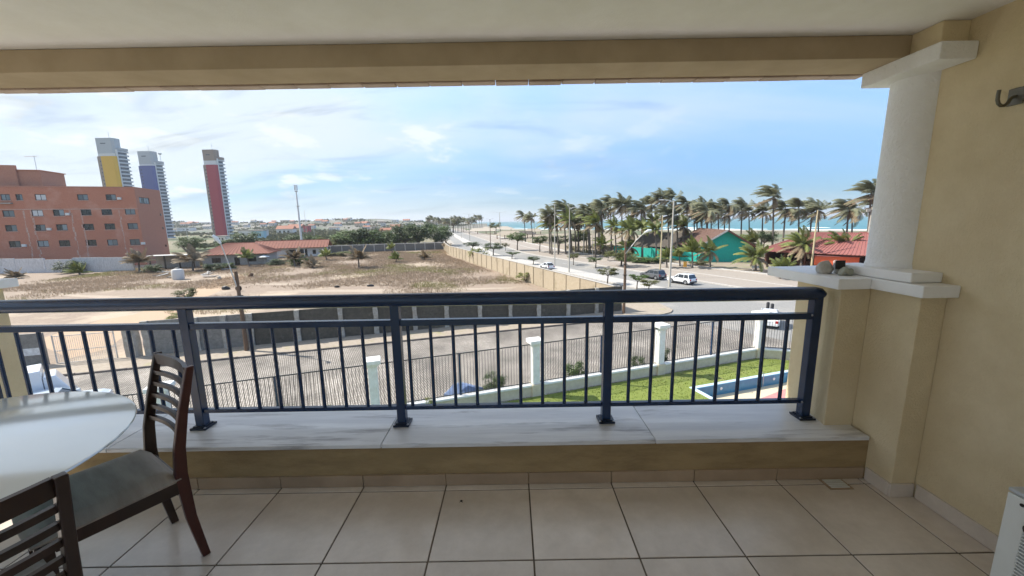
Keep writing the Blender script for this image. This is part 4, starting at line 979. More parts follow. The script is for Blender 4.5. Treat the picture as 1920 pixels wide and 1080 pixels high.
# far houses, huts and flats beyond the lot and on the slopes
far = []
fr2 = random.Random(12)
mm('far_white', (.62,.60,.56), .9, rand=.12); mm('far_ochre', (.50,.40,.30), .9, rand=.15); mm('far_roof', (.33,.15,.10), .9, rand=.15); mm('far_teal', (.35,.52,.56), .9)
def far_house(px, pyb, Y, w, h, wall_, roof_, label, flat=False):
    p = at_y(px, pyb, Y) if pyb else Vector((ray(px,418).x/ray(px,418).y*Y, Y, slope_z(ray(px,418).x/ray(px,418).y*Y, Y)))
    if pyb: p.z = slope_z(p.x, p.y) if Y > 560 else G
    t = thing('far_house', label, 'house', (p.x, p.y, p.z), rad(fr2.uniform(-20,25)), 'houses beyond the lot and on the slopes')
    dpt = w*.7
    MB().box(-w/2,w/2,0,dpt,-2,h).build('wall', wall_, t)
    if flat: MB().box(-w/2-.3,w/2+.3,-.3,dpt+.3,h,h+.4).build('roof', roof_, t)
    else: MB().add([(-w/2-.6,-.6,h),(w/2+.6,-.6,h),(w/2+.6,dpt+.6,h),(-w/2-.6,dpt+.6,h),(-w/2-.6,dpt/2,h+w*.22),(w/2+.6,dpt/2,h+w*.22)], [(0,1,5,4),(2,3,4,5),(1,2,5),(3,0,4),(3,2,1,0)]).build('roof', roof_, t)
    k = -w/2+w*.15
    while k < w/2-w*.1:
        MB().box(k,k+w*.12,-.06,.0,h*.35,h*.7).build('window', M['window_dark'], t); k += w*.26
far_house(468,441,300,16,6.5, M['far_white'], M['concrete'], 'white flat-roofed house in the plain right of the red tower', True)
far_house(483,441,295,8,6, M['far_teal'], M['concrete'], 'pale blue flat house next to the white one beyond the lot', True)
far_house(534,436,420,16,6, M['far_white'], M['far_roof'], 'white house with clay roof left of the tall mast')
far_house(548,428,520,22,6, M['far_ochre'], M['far_roof'], 'long ochre house behind the tall mast')
far_house(573,428,480,7,8, M['tower_red'], M['tower_red'], 'small red signboard building right of the mast', True)
far_house(722,440,330,9,4.5, M['far_ochre'], M['far_roof'], 'small house with orange roof among the hedge trees')
far_house(412,448,260,9,3.5, M['far_white'], M['concrete'], 'low white shed below the red tower', True)
far_house(345,432,700,24,6, M['far_white'], M['concrete'], 'white long building right of the blue tower', True)
for i in range(44):
    px = 318 + 11.6*i + fr2.uniform(-6,6); Y = fr2.choice((620,690,760,840,920,1010))+fr2.uniform(-30,30); d0 = ray(px, 418); zz_ = slope_z(d0.x/d0.y*Y, Y)
    far_house(px, None, Y, fr2.uniform(8,17), fr2.uniform(3.5,7), fr2.choice([M['far_white'],M['far_white'],M['far_ochre']]), fr2.choice([M['far_roof'],M['concrete'],M['far_roof']]), 'distant small house on the left horizon slope, ' + ordinal(i) + ' from the left', fr2.random()<.5)
# beach huts beyond the avenue
for i, (px, pyb, Y, w) in enumerate(((905,432,330,26),(955,437,230,16),(985,434,240,12),(930,428,420,40),(1000,430,300,14))):
    p = at_z(px, max(pyb,432), G); p = at_y(px, pyb, Y)
    t = thing('beach_hut', ['long pale beach hut roof far along the avenue','pointed straw beach hut roof by the distant palms','small dark beach hut beside the twin palms','far low beach pavilion near the sea','straw hut left of the palm grove'][i], 'hut', (p.x,Y,G), rad(-10))
    MB().add([(-w/2,-4,2.4),(w/2,-4,2.4),(w/2,6,2.4),(-w/2,6,2.4),(-w*.3,1,2.4+min(2.6,w*.10+.6)),(w*.3,1,2.4+min(2.6,w*.10+.6))], [(0,1,5,4),(1,2,5),(2,3,4,5),(3,0,4),(3,2,1,0)]).build('roof', M['sand'] if i in (0,3) else M['thatch'] if i==2 else M['sidewalk'], t)
    for s in (-.42,-.14,.14,.42): MB().box(w*s-.2,w*s+.2,-3.2,-2.8,0,2.4).build('post', M['timber'], t)

# =================================================================== PLANTS
mm('frond', (.25,.245,.15), .55, (.17,.18,.10), .8, subs=.35, rand=.3); mm('frond_dry', (.28,.22,.14), .8, (.16,.115,.065), .8, subs=.2, rand=.2); mm('frond_fresh', (.12,.16,.035), .6, (.20,.205,.06), .9, subs=.25, rand=.2)
mm('palm_trunk', (.17,.15,.13), .95, (.11,.095,.08), 1.2, stretch=(1,1,4), bump=.5, bscale=5, bdist=.03, rand=.15)
mm('bark', (.15,.12,.09), .95, (.09,.07,.055), 3, bump=.5, bscale=12)
mm('leaf_green', (.075,.12,.03), .6, (.09,.135,.035), .9, detail=6, subs=.28, rand=.15); mm('leaf_dark', (.045,.075,.022), .6, (.07,.10,.03), .9, detail=6, subs=.25, rand=.15)
mm('leaf_olive', (.10,.115,.035), .65, (.15,.15,.05), .9, detail=6, subs=.28, rand=.15); mm('leaf_yellow', (.21,.22,.05), .65, (.14,.17,.035), 1.2, subs=.3, rand=.1)
WIND = Vector((-1, .15, 0)).normalized()
def frond(L_, az, el, wind, g, r, leaf=.75, wid=.085, n=13):
    d = Vector((math.cos(az)*math.cos(el), math.sin(az)*math.cos(el), math.sin(el))); p = Vector((0,0,0)); pts = [p.copy()]; st_ = L_/n
    for i in range(n):
        t = i/n; d = (d + Vector((0,0,-g))*(.3+t) + WIND*wind*(.3+.9*t)).normalized(); p = p + d*st_; pts.append(p.copy())
    m = MB(); m.tube(pts, [.045*(1-.85*i/n) for i in range(n+1)], 4, False)
    K = 24
    for k in range(K):
        t = .12+.88*(k+.5)/K; f = t*n; i = min(int(f), n-1); q = pts[i].lerp(pts[i+1], f-i); dd = (pts[i+1]-pts[i]).normalized()
        side = dd.cross(Vector((0,0,1)))
        if side.length < .05: side = Vector((math.sin(az),-math.cos(az),0))
        side.normalize(); ll = leaf*(math.sin(math.pi*min(1,.18+t*.80))**.6)*r.uniform(.8,1.15)
        for s in (-1,1):
            ld = (side*s*.75 + dd*.55 + Vector((0,0,-.55)) + WIND*wind*1.6).normalized(); e = q + ld*ll; wv = dd*wid*.5
            md = q + ld*ll*.5
            m.add([q-wv*.6, q+wv*.6, md+wv, e, md-wv], [(0,1,2,3,4)])
    return m
palm_sets = {}
def palm_set(key, nf, L_, wind, g, seed, leaf, wid, dry=.12, up=False, mats=('frond','frond_dry')):
    r = random.Random(seed); out = []
    for k in range(nf):
        az = k*2.39996 + r.uniform(-.3,.3); el = rad(r.uniform(-35,85)) if not up else rad(r.uniform(15,82))
        dr_ = el < rad(8) and r.random() < dry*4
        out.append((frond(L_*r.uniform(.8,1.1), az, el, wind*r.uniform(.7,1.3), g*r.uniform(.8,1.25), r, leaf, wid).mesh('frond', M[mats[1] if dr_ else mats[0]], fix=False)))
    palm_sets[key] = out
for i in range(5): palm_set('tall%d'%i, 27, 4.7+.25*i, .20+.03*i, .13+.02*(i%3), 40+i, 1.3, .18, .2)
for i in range(3): palm_set('mid%d'%i, 24, 4.2, .12, .10, 60+i, 1.05, .17, .22, mats=('frond_fresh','frond_dry'))
for i in range(2): palm_set('small%d'%i, 20, 3.5, .07, .075, 80+i, .9, .15, .1, True, mats=('frond_fresh','frond_dry'))
for i in range(2): palm_set('brown%d'%i, 24, 3.8, .06, .085, 90+i, 1.0, .16, .3, True, mats=('frond_dry','frond_fresh'))
def palm(x, y, h, key, label, group, scale=1.0, lean=0.05, rot=None, seed=0, r0=.20):
    r = random.Random(seed); t = thing('palm_tree', label, 'palm tree', (x, y, G), 0, group)
    lx, ly = WIND.x*h*lean + r.uniform(-.3,.3), r.uniform(-.5,.5); n = 7; pts = []; rs = []
    for i in range(n+1):
        q = i/n; pts.append((lx*(q**1.7), ly*(q**1.5), h*q)); rs.append((r0*(1.35-.6*q) if q > 0 else r0*1.7)*max(.55,scale**.5))
    MB().tube(pts, rs, 7).build('trunk', M['palm_trunk'], t, smooth=True)
    ro = r.uniform(-.35,.35) if rot is None else rot
    for me in palm_sets[key]:
        o = put('frond', me, t, (lx, ly, h-.05), ro, scale); 
    return t
# seaside grove: (crown px, crown py, distance, set)
grove = [(1027,402,118,0),(1062,400,122,1),(1078,396,128,2),(1100,398,118,3),(1124,392,116,1),(1140,388,125,4),(1160,384,120,0),(1182,390,128,2),(1198,394,118,3),(1218,384,122,1),(1236,371,118,0),(1256,374,120,4),(1284,382,114,2),(1298,392,122,3),(1312,388,116,0),(1330,398,120,1),(1344,395,112,3),(1364,385,116,2),(1386,392,118,4),(1402,397,120,1),(1426,396,116,0),(1448,369,102,3),(1466,392,110,2),(1496,390,108,1),(1516,396,112,4),(1534,394,106,0),(1586,392,98,2),(1597,394,104,4),(1628,363,90,3),(1641,385,98,1),(1110,418,106,2),(1150,424,104,4),(1174,430,100,1),(1200,426,102,3),(1226,430,98,0),(1040,420,118,4),(1272,402,124,1),(1354,402,126,4),(978,404,190,2),(992,408,180,0)]
gx = random.Random(17)
for k in range(20): grove.append((gx.uniform(1018,1335), gx.uniform(393,428), gx.uniform(106,138), gx.randrange(5)))
grove.sort()
for i, (px, py_, Y, s) in enumerate(grove):
    c = at_y(px+4, py_, Y); sc = .82 + .26*random.Random(i).random()
    if px in (1448,1628): sc = 1.0
    if py_ > 415: sc *= .95
    palm(c.x + .05*(c.z-G), Y, c.z-G, ('tall%d'%s) if py_ < 412 else 'mid%d'%(s%3), 'windswept coconut palm, ' + ordinal(i) + ' from the left in the seaside row', 'windswept palms by the sea', sc, seed=i, lean=.06)
# palms along the far avenue, a distant row
fl_ = random.Random(3)
for i in range(24):
    px = 806+4.2*i+fl_.uniform(-1.5,1.5); Y = fl_.uniform(380,460); c = at_y(px, 411+fl_.uniform(-3,5) - (px-800)*.01, Y)
    palm(c.x, Y, c.z-G, 'tall%d'%(i%5), 'tiny distant palm where the avenue vanishes, ' + ordinal(i) + ' from the left', 'distant palms at the end of the avenue', 1.0, seed=100+i)
# smaller palms: base px,py, height, set, scale, label
small = [(1298,503,3.4,'small0',1.0,'bushy green palm left of the turquoise gable'),(1331,502,3.6,'mid1',.85,'leaning dry palm touching the turquoise gable'),(1408,487,4.2,'mid2',1.0,'full palm between the gable and the red roof'),
 (1417,508,2.8,'mid0',.95,'yellowish palm with a whitewashed foot before the red restaurant'),(1462,524,1.9,'small1',.72,'young palm at the edge of the promenade near the railing end'),(1502,500,4.6,'mid1',1.05,'tall-fronded palm in front of the long red roof'),
 (1577,500,4.4,'mid0',1.0,'palm rising behind the stone ornament'),(1250,503,2.3,'small1',.75,'small palm beside the two lamp posts'),(1275,500,2.2,'small0',.7,'small palm left of the bushy one by the turquoise wall'),
 (1180,486,3.2,'mid2',.9,'drooping palm under the grove by the turquoise wall'),(1130,480,3.4,'mid1',.9,'dry palm at the left end of the turquoise wall'),
 (262,510,2.3,'brown0',1.0,'scruffy palm by the whitewashed wall'),(362,508,2.4,'brown1',1.12,'large scruffy dry palm left of the clay-roofed house'),(468,500,2.3,'small0',.78,'first of two palms before the white house'),(489,494,2.2,'small1',.7,'second of two palms before the white house'),
 (553,500,2.0,'brown0',.85,'shaggy palm at the foot of the tall mast'),(585,502,.6,'brown1',.75,'stemless young palm right of the mast'),(673,502,2.2,'brown0',.95,'tallest young palm in the middle of the lot'),(613,488,1.4,'small1',.75,'young palm against the far lot wall, left'),
 (743,492,.9,'small0',.72,'young yellowish palm near the far lot wall'),(796,487,.6,'brown1',.7,'stubby dry palm near the corner of the far wall'),(736,474,1.6,'small1',.7,'palm tuft against the far lot wall, right'),(150,515,.5,'small0',.8,'low palm clump in front of the whitewashed wall'),(30,522,.3,'brown0',.6,'low dry palm tuft at the far left wall'),(840,470,1.8,'brown1',.6,'pale palm at the far end of the avenue wall')]
for i, (px, pyb, h, key, sc, lab) in enumerate(small):
    b = at_z(px, pyb, G); palm(b.x, b.y, h, key, lab, 'small palms', sc, .03, random.Random(i).uniform(-.8,.8) if h < 3 else None, 200+i, .17)
# broadleaf trees: crown mesh variants
def crown_mesh(name, mat, seed, n_clump, n_leaf, leaf, flat=.65, spread=.30):
    r = random.Random(seed); m = MB(); cs = []
    for k in range(n_clump):
        a = r.uniform(0,6.28); rr = r.uniform(.15,1)**.6*.8; z = r.uniform(-.55,.75)
        rr *= math.sqrt(max(.1,1-z*z*.8)); cs.append(Vector((rr*math.cos(a), rr*math.sin(a), z*flat)))
    for c in cs:
        sg = spread*r.uniform(.6,1.1)
        for i in range(n_leaf):
            p = c + Vector((r.gauss(0,sg*.55), r.gauss(0,sg*.55), r.gauss(0,sg*.36)))
            nrm = (Vector((r.gauss(0,.55), r.gauss(0,.55), 1)) + (p-c)*1.5).normalized(); a = nrm.orthogonal().normalized(); b = nrm.cross(a); t = r.uniform(0,6.28)
            u = (a*math.cos(t)+b*math.sin(t))*leaf*r.uniform(.6,1.3); v = (b*math.cos(t)-a*math.sin(t))*leaf*.5*r.uniform(.7,1.2)
            m.add([p-u, p-v*.9, p+u, p+v*.9], [(0,1,2,3)])
    return m.mesh(name, mat, fix=False), cs
crowns = {}
for i in range(3): crowns['g%d'%i] = crown_mesh('crown', M['leaf_green'], 300+i, 26, 95, .070)
for i in range(3): crowns['d%d'%i] = crown_mesh('crown', M['leaf_dark'], 310+i, 28, 95, .065)
for i in range(2): crowns['o%d'%i] = crown_mesh('crown', M['leaf_olive'], 320+i, 22, 80, .075)
crowns['s0'] = crown_mesh('crown', M['leaf_olive'], 330, 18, 75, .085, .6, .26); crowns['s1'] = crown_mesh('crown', M['leaf_green'], 331, 18, 75, .085, .6, .26); crowns['y0'] = crown_mesh('crown', M['leaf_yellow'], 332, 18, 60, .08, .9, .3)
trunk_c = {}
def tree(x, y, z, h, rx, ry, rz, key, label, cat='tree', group=None, seed=0, name=None):
    me, cs = crowns[key]; t = thing(name or ('tree' if cat == 'tree' else 'shrub'), label, cat, (x, y, z), 0, group); ro = random.Random(seed).uniform(0,6.28)
    o = put('crown', me, t, (0,0,h), ro, (rx,ry,rz)); m = MB(); tr = .05*max(rx,.6)
    fork = Vector((.04*rx,.03*rx,max(.12,h-rz*.55))); m.tube([(0,0,-.05),(0,0,fork.z*.5),fork], [tr*1.3,tr,tr*.85], 7)
    ca, sa = math.cos(ro), math.sin(ro)
    for c in cs[::2]:
        q = Vector(((c.x*rx*ca - c.y*ry*sa)*.92, (c.x*rx*sa + c.y*ry*ca)*.92, h + c.z*rz*.92)); mid = fork.lerp(q,.5) + Vector((0,0,.08*rz)); m.tube([fork, mid, q], [tr*.6,tr*.38,tr*.15], 5, False)
    m.build('trunk', M['bark'], t, smooth=True); return t
def tree_px(px, pyb, h_px, w_px, key, label, cat='tree', group=None, seed=0, z=None):
    zz = G if z is None else z
    b = at_z(px, pyb, zz); d = b.y*1.0; k = d/FPX*1.03; H = h_px*k; Wd = w_px*k
    if cat == 'tree': rz = H*.42; hh = H - rz*.62
    else: rz = H*.75; hh = H*.42
    return tree(b.x, b.y, zz, hh, Wd*.52, Wd*.52, rz, key, label, cat, group, seed)
T = [(970,470,33,40,'g0','round green almond tree left on the promenade'),(1012,473,30,34,'g1','dark almond tree, second from the left on the promenade'),(1048,474,32,46,'d0','spreading almond tree under the grove edge'),(1083,472,34,44,'g2','leafy almond tree below the first tall palms'),
 (1075,497,22,26,'o0','small dry tree beside the lamp post on the promenade'),(1139,534,32,44,'s0','thin small tree at the avenue corner by the wooden lamp pole'),(1194,545,32,40,'s1','small round tree on the median left of the grey car'),(1216,549,26,40,'s0','low tree on the median near the white car'),
 (1117,502,20,36,'s1','small tree between the lanes beyond the wall'),(948,470,14,16,'o1','little tree far along the median'),(1140,490,14,20,'o0','small bush-like tree on the promenade grass'),(886,472,18,34,'d1','dark tree behind the avenue wall, left'),(925,480,24,36,'d2','dark tree behind the avenue wall, middle'),(1000,497,16,26,'d0','dark tree behind the avenue wall, right'),(960,486,14,30,'s1','low tree behind the avenue wall between two darker ones'),
 (1165,500,30,60,'o1','grey-green tree in front of the turquoise wall'),(1095,470,40,30,'o0','olive tree among the palm trunks'),(1335,485,26,30,'o1','dry shrub tree by the gable corner'),(1430,480,46,44,'d1','dark bushy tree beside the red roof corner'),(1488,498,30,36,'d2','dark tree under the eave of the red restaurant'),(850,436,24,40,'o0','pale tree by the distant avenue'),(930,440,22,26,'o1','pale tree near the distant beach huts')]
for i, (px, pyb, hp, wp, key, lab) in enumerate(T): tree_px(px, pyb, hp, wp, key, lab, 'tree', None, 400+i)
# hedge trees behind the far wall
hd = [(455,452,30,46,'d0'),(432,455,18,40,'g1'),(620,466,20,44,'o1'),(648,467,30,52,'g0'),(680,466,34,54,'d1'),(706,466,30,48,'g2'),(735,468,26,40,'g1'),(757,470,38,52,'d2'),(785,471,42,52,'d0'),(808,471,38,46,'g0'),(828,470,28,34,'d1'),(360,470,24,36,'g2'),(330,472,20,40,'d2'),(545,470,24,36,'d0'),(570,466,22,30,'g1'),(395,462,16,34,'g0'),(598,464,18,32,'o0')]
hd.sort()
for i, (px, pyb, hp, wp, key) in enumerate(hd):
    b = at_y(px, pyb, 165); k = 165/FPX*1.03; H = hp*k*1.2; Wd = wp*k*1.25
    tree(b.x, 163+random.Random(i).uniform(0,14), G, H*.52, Wd*.58, Wd*.5, H*.62, key, 'leafy tree behind the far lot wall, ' + ordinal(i) + ' from the left', 'tree', 'trees behind the lot', 430+i)
shr = [(350,560,22,40,'s0','dry bush on the sandy lot near the railing'),(135,512,26,46,'d1','dark green shrub against the whitewashed wall'),(322,605,16,34,'y0','yellowing shrub just behind the street wall'),(900,492,26,48,'y0','yellow-green scrub at the foot of the avenue wall'),
 (985,528,18,40,'y0','sparse yellow weeds along the cream avenue wall'),(1065,545,12,50,'y0','low weeds at the corner of the lot'),(1310,497,10,40,'o0','low shrubs at the foot of the gable'),(1215,493,12,60,'g1','row of green shrubs before the turquoise wall'),(1175,490,12,40,'g2','green shrub left before the turquoise wall'),(1245,493,10,40,'o1','olive shrub by the lamp posts'),(1540,503,10,40,'d0','low shrub before the orange kiosk'),(640,480,10,60,'o0','scrub at the far wall'),(400,508,16,36,'d0','dark shrub before the wall of the clay-roofed house'),(432,505,14,30,'g1','green shrub at the right front of the clay-roofed house'),(520,497,13,34,'d2','dark shrub at the veranda of the white house'),(560,497,20,40,'g0','bushy shrub at the right end of the white house'),(285,512,18,34,'d1','dark shrub beside the open shed')]
for i, (px, pyb, hp, wp, key, lab) in enumerate(shr): tree_px(px, pyb, hp, wp, key, lab, 'shrub', None, 460+i)
# planting just outside and inside the garden fence
gsh = [(-11.4,1.0,.95,1.5,'d1','dark bush in front of the fence left of the white post'),(-9.8,.9,.7,1.2,'g0','green bush beside the darker one by the fence'),(-4.9,-1.0,1.1,.75,'y0','yellowish spiky plant inside the fence right of the white post'),(-.9,1.1,1.3,1.1,'d0','dark bush behind the blue tarpaulin'),(4.3,.9,1.3,1.1,'g2','green bush outside the fence in the third bay'),(8.9,.9,1.1,.8,'d2','dark plant left of the white post by the street'),(10.7,.8,1.5,.8,'d0','dark plant right of the white post by the street'),(-2.4,.9,.5,1.3,'g1','low grass clump by the blue tarpaulin')]
for i, (x, off, h, w, key, lab) in enumerate(gsh):
    p = fp(x) + Vector((-FD.y, FD.x))*off; tree(p.x, p.y, G, h*.5, w*.8, w*.7, h*.75, key, lab, 'shrub', None, 480+i)

# far scrub on the plain and the rise: one mass of leaf clumps
fs_ = random.Random(77); fmb = MB()
for i in range(5200):
    px = fs_.uniform(300, 880); Y = 185*math.exp(fs_.random()**.8*1.75); d0 = ray(px, 418); x = d0.x/d0.y*Y
    if math.sin(x*.03+2*math.sin(Y*.02))+fs_.uniform(-.8,.8) < .1: continue
    if x > LW(min(Y,400))-8: continue
    z = slope_z(x, Y) if Y > 560 else G; s = fs_.uniform(.7,2.4)*(1+Y/900)
    for k in range(5):
        c = Vector((x+fs_.gauss(0,s), Y+fs_.gauss(0,s), z+fs_.uniform(.1,.75)*s)); a = fs_.uniform(0,3.14); u = Vector((math.cos(a),math.sin(a),fs_.uniform(-.3,.3)))*s*.6; v = Vector((fs_.uniform(-.3,.3),fs_.uniform(-.3,.3),1))*s*.35
        fmb.add([c-u, c-v, c+u, c+v], [(0,1,2,3)])
mm('scrub', (.085,.095,.045), .9, (.13,.12,.07), .02, detail=6, subs=.15)
kind(fmb.build('far_scrub', M['scrub'], fix=False), 'stuff', 'far scrub covering the plain and the rise')

um = MB(); ur = random.Random(5)
for i in range(2600):
    y = ur.uniform(98,150); x = ur.uniform(LL(min(y,124))+1.5, LL(min(y,124))+34); s = ur.uniform(.3,1.0)
    if math.sin(x*.35+y*.1)+math.sin(y*.23)+ur.uniform(-1,1) < .2: continue
    for k in range(6):
        c = Vector((x+ur.gauss(0,s*.7), y+ur.gauss(0,s*.7), G+ur.uniform(.1,1.1)*s)); a = ur.uniform(0,3.14); u = Vector((math.cos(a),math.sin(a),ur.uniform(-.4,.4)))*s*.3; v = Vector((ur.uniform(-.4,.4),ur.uniform(-.4,.4),1))*s*.22
        um.add([c-u, c-v, c+u, c+v], [(0,1,2,3)])
mm('undergrowth', (.13,.125,.06), .9, (.21,.17,.10), .15, detail=6, subs=.2)
kind(um.build('undergrowth', M['undergrowth'], fix=False), 'stuff', 'dry undergrowth below the palm grove')

# =================================================================== LAMPS, MASTS, VEHICLES, SMALL THINGS
mm('wood_pole', (.17,.105,.065), .9, (.11,.07,.045), 2, stretch=(1,1,.3), bump=.3, bscale=20); mm('concrete_pole', (.48,.45,.39), .9, (.40,.37,.31), 1.5, rand=.08); mm('yellow_pole', (.52,.43,.27), .9, (.44,.36,.22), 1.5); mm('lamp_grey', (.50,.51,.52), .5)
def lamp_post(px, pyb, ptop, label, arms=((1,1.6),), mat='concrete_pole', r=.14, group='lamp posts along the avenue', base=None):
    b = at_z(px, pyb, G) if base is None else Vector((*base, G)); h = at_y(px, ptop, b.y).z - G
    t = thing('street_lamp', label, 'street lamp', b, rad(-23), group)
    MB().tube([(0,0,0),(0,0,h*.5),(0,0,h)], [r,r*.8,r*.55], 8).build('pole', M[mat], t, smooth=True)
    for s, ln in arms:
        MB().tube([(0,0,h-.25),(s*ln*.5,0,h+.05),(s*ln,0,h+.15)], .045, 6).build('arm', M['lamp_grey'], t, smooth=True)
        MB().hexa([(s*ln-.1,-.11,h+.08),(s*(ln+.75),-.08,h+.12),(s*(ln+.75),.08,h+.12),(s*ln-.1,.11,h+.08),(s*ln-.1,-.09,h+.22),(s*(ln+.75),-.06,h+.20),(s*(ln+.75),.06,h+.20),(s*ln-.1,.09,h+.22)]).build('lamp_head', M['lamp_grey'], t)
    return t
lamp_post(1255,538,376,'tall concrete lamp post beside the white car', ((-1,1.3),), r=.17)
lamp_post(1237,520,404,'yellowish thinner pole behind the tall lamp post by the cars', (), 'yellow_pole', .15)
lamp_post(1067,512,390,'concrete lamp post in front of the first grove palms', ((1,1.2),))
lamp_post(1040,500,383,'concrete lamp post left of the grove palms', ((-1,.8),))
lamp_post(1094,478,402,'slim pole under the grove, left of a pair', (), r=.11); lamp_post(1111,482,404,'slim pole under the grove, right of a pair', (), r=.11)
lamp_post(938,462,398,'double-armed street lamp far along the avenue, nearest of the double ones', ((1,2.4),(-1,2.4)), r=.15)
lamp_post(881,452,401,'double-armed street lamp far along the avenue, second of the double ones', ((1,2.8),(-1,2.8)), r=.18)
lamp_post(846,442,404,'double-armed street lamp far along the avenue, third of the double ones', ((1,3),(-1,3)), r=.2)
lamp_post(920,467,411,'dark utility pole with crossbar by the far avenue', ((1,.9),(-1,.9)), 'wood_pole', .16)
lamp_post(1002,455,398,'thin pole beside the twin palms', (), r=.12)
lamp_post(865,447,414,'short pole by the far avenue', ((1,1.2),), r=.14)
lamp_post(1521,504,394,'yellowish leaning pole in front of the long red roof', (), 'yellow_pole', .19)
lp2 = lamp_post(1621,496,389,'thick concrete utility pole beside the white column', (), r=.26); 
hh = at_y(1621,389,at_z(1621,496,G).y).z-G
MB().bar((-1.3,0,hh-.15),(1.5,0,hh-.15),.12,.12).build('crossarm', M['wood_pole'], lp2); MB().box(-.9,-.3,-.25,.25,hh-.85,hh-.25).build('transformer', M['plaster_grey'], lp2)
for k in (-1.2,-.5,.5,1.3): MB().tube([(k,0,hh-.09),(k,0,hh+.15)], .05, 6).build('insulator', M['window_frame'], lp2)
# two wooden street lamps on the street pavement
def wood_lamp(b, top_h, arm_end, label):
    t = thing('street_lamp', label, 'street lamp', (*b, G), 0, 'wooden street lamps on the cobbled street')
    MB().tube([(0,0,0),(.02,0,top_h*.5),(-.03,0,top_h)], [.17,.15,.12], 8).build('pole', M['wood_pole'], t, smooth=True)
    a0 = Vector((-.03,-.1,top_h-1.2)); a1 = Vector(arm_end); md = a0.lerp(a1,.55) + Vector((0,0,.15))
    MB().tube([a0, md, a1], [.05,.045,.04], 6).build('arm', M['white_metal'], t, smooth=True)
    d = (a1-md).normalized(); e = a1 + Vector((d.x,d.y,d.z*.3)).normalized()*.75
    MB().tube([a1-d*.05, a1.lerp(e,.5)+Vector((0,0,.05)), e], [.09,.15,.09], 8).build('lamp_head', M['lime_white'], t, smooth=True)
    for z in (top_h*.55, top_h*.7): MB().box(-.2,.2,-.2,.2,z,z+.06).build('strap', M['window_frame'], t)
wood_lamp((-22.0,30.9), 6.7, (-.55,-.5,9.0), 'wooden street lamp with slanting arm by the dark street wall')
wood_lamp((12.2,41.6), 7.9, (2.0,.1,8.9), 'wooden street lamp with white arm at the corner of the avenue')
# tall mast behind the lot
mst = thing('radio_mast', 'tall slender white radio mast behind the lot', 'mast', (-83.4,156,G)); mh = 25.5
MB().tube([(0,0,0),(0,0,mh*.5),(0,0,mh*.8),(0,0,mh)], [.42,.34,.26,.12], 10).build('pole', M['tower_white'], mst, smooth=True)
for z in (mh*.68,mh*.9): MB().lathe([(.3,z),(.75,z+.1),(.75,z+.25),(.3,z+.35)], 10).build('platform', M['lamp_grey'], mst)
for k in range(3):
    a = rad(120*k); MB().box(-.14+.5*math.cos(a),.14+.5*math.cos(a),-.1+.5*math.sin(a),.1+.5*math.sin(a),mh*.92,mh).build('antenna_panel', M['tower_white'], mst)
for i,(px,pyb,pt,l) in enumerate(((352,448,418,'pale lamp pole between the towers'),(432,450,412,'pale pole at the foot of the red tower'),(503,446,424,'thin pole in the plain left of the mast'),(575,440,394,'far double-armed lamp right of the mast'),(590,446,420,'thin pole right of the mast'))):
    lamp_post(px,pyb,pt,l,((1,1.5),(-1,1.5)) if i==3 else (), r=.22, group='poles in the plain behind the lot')
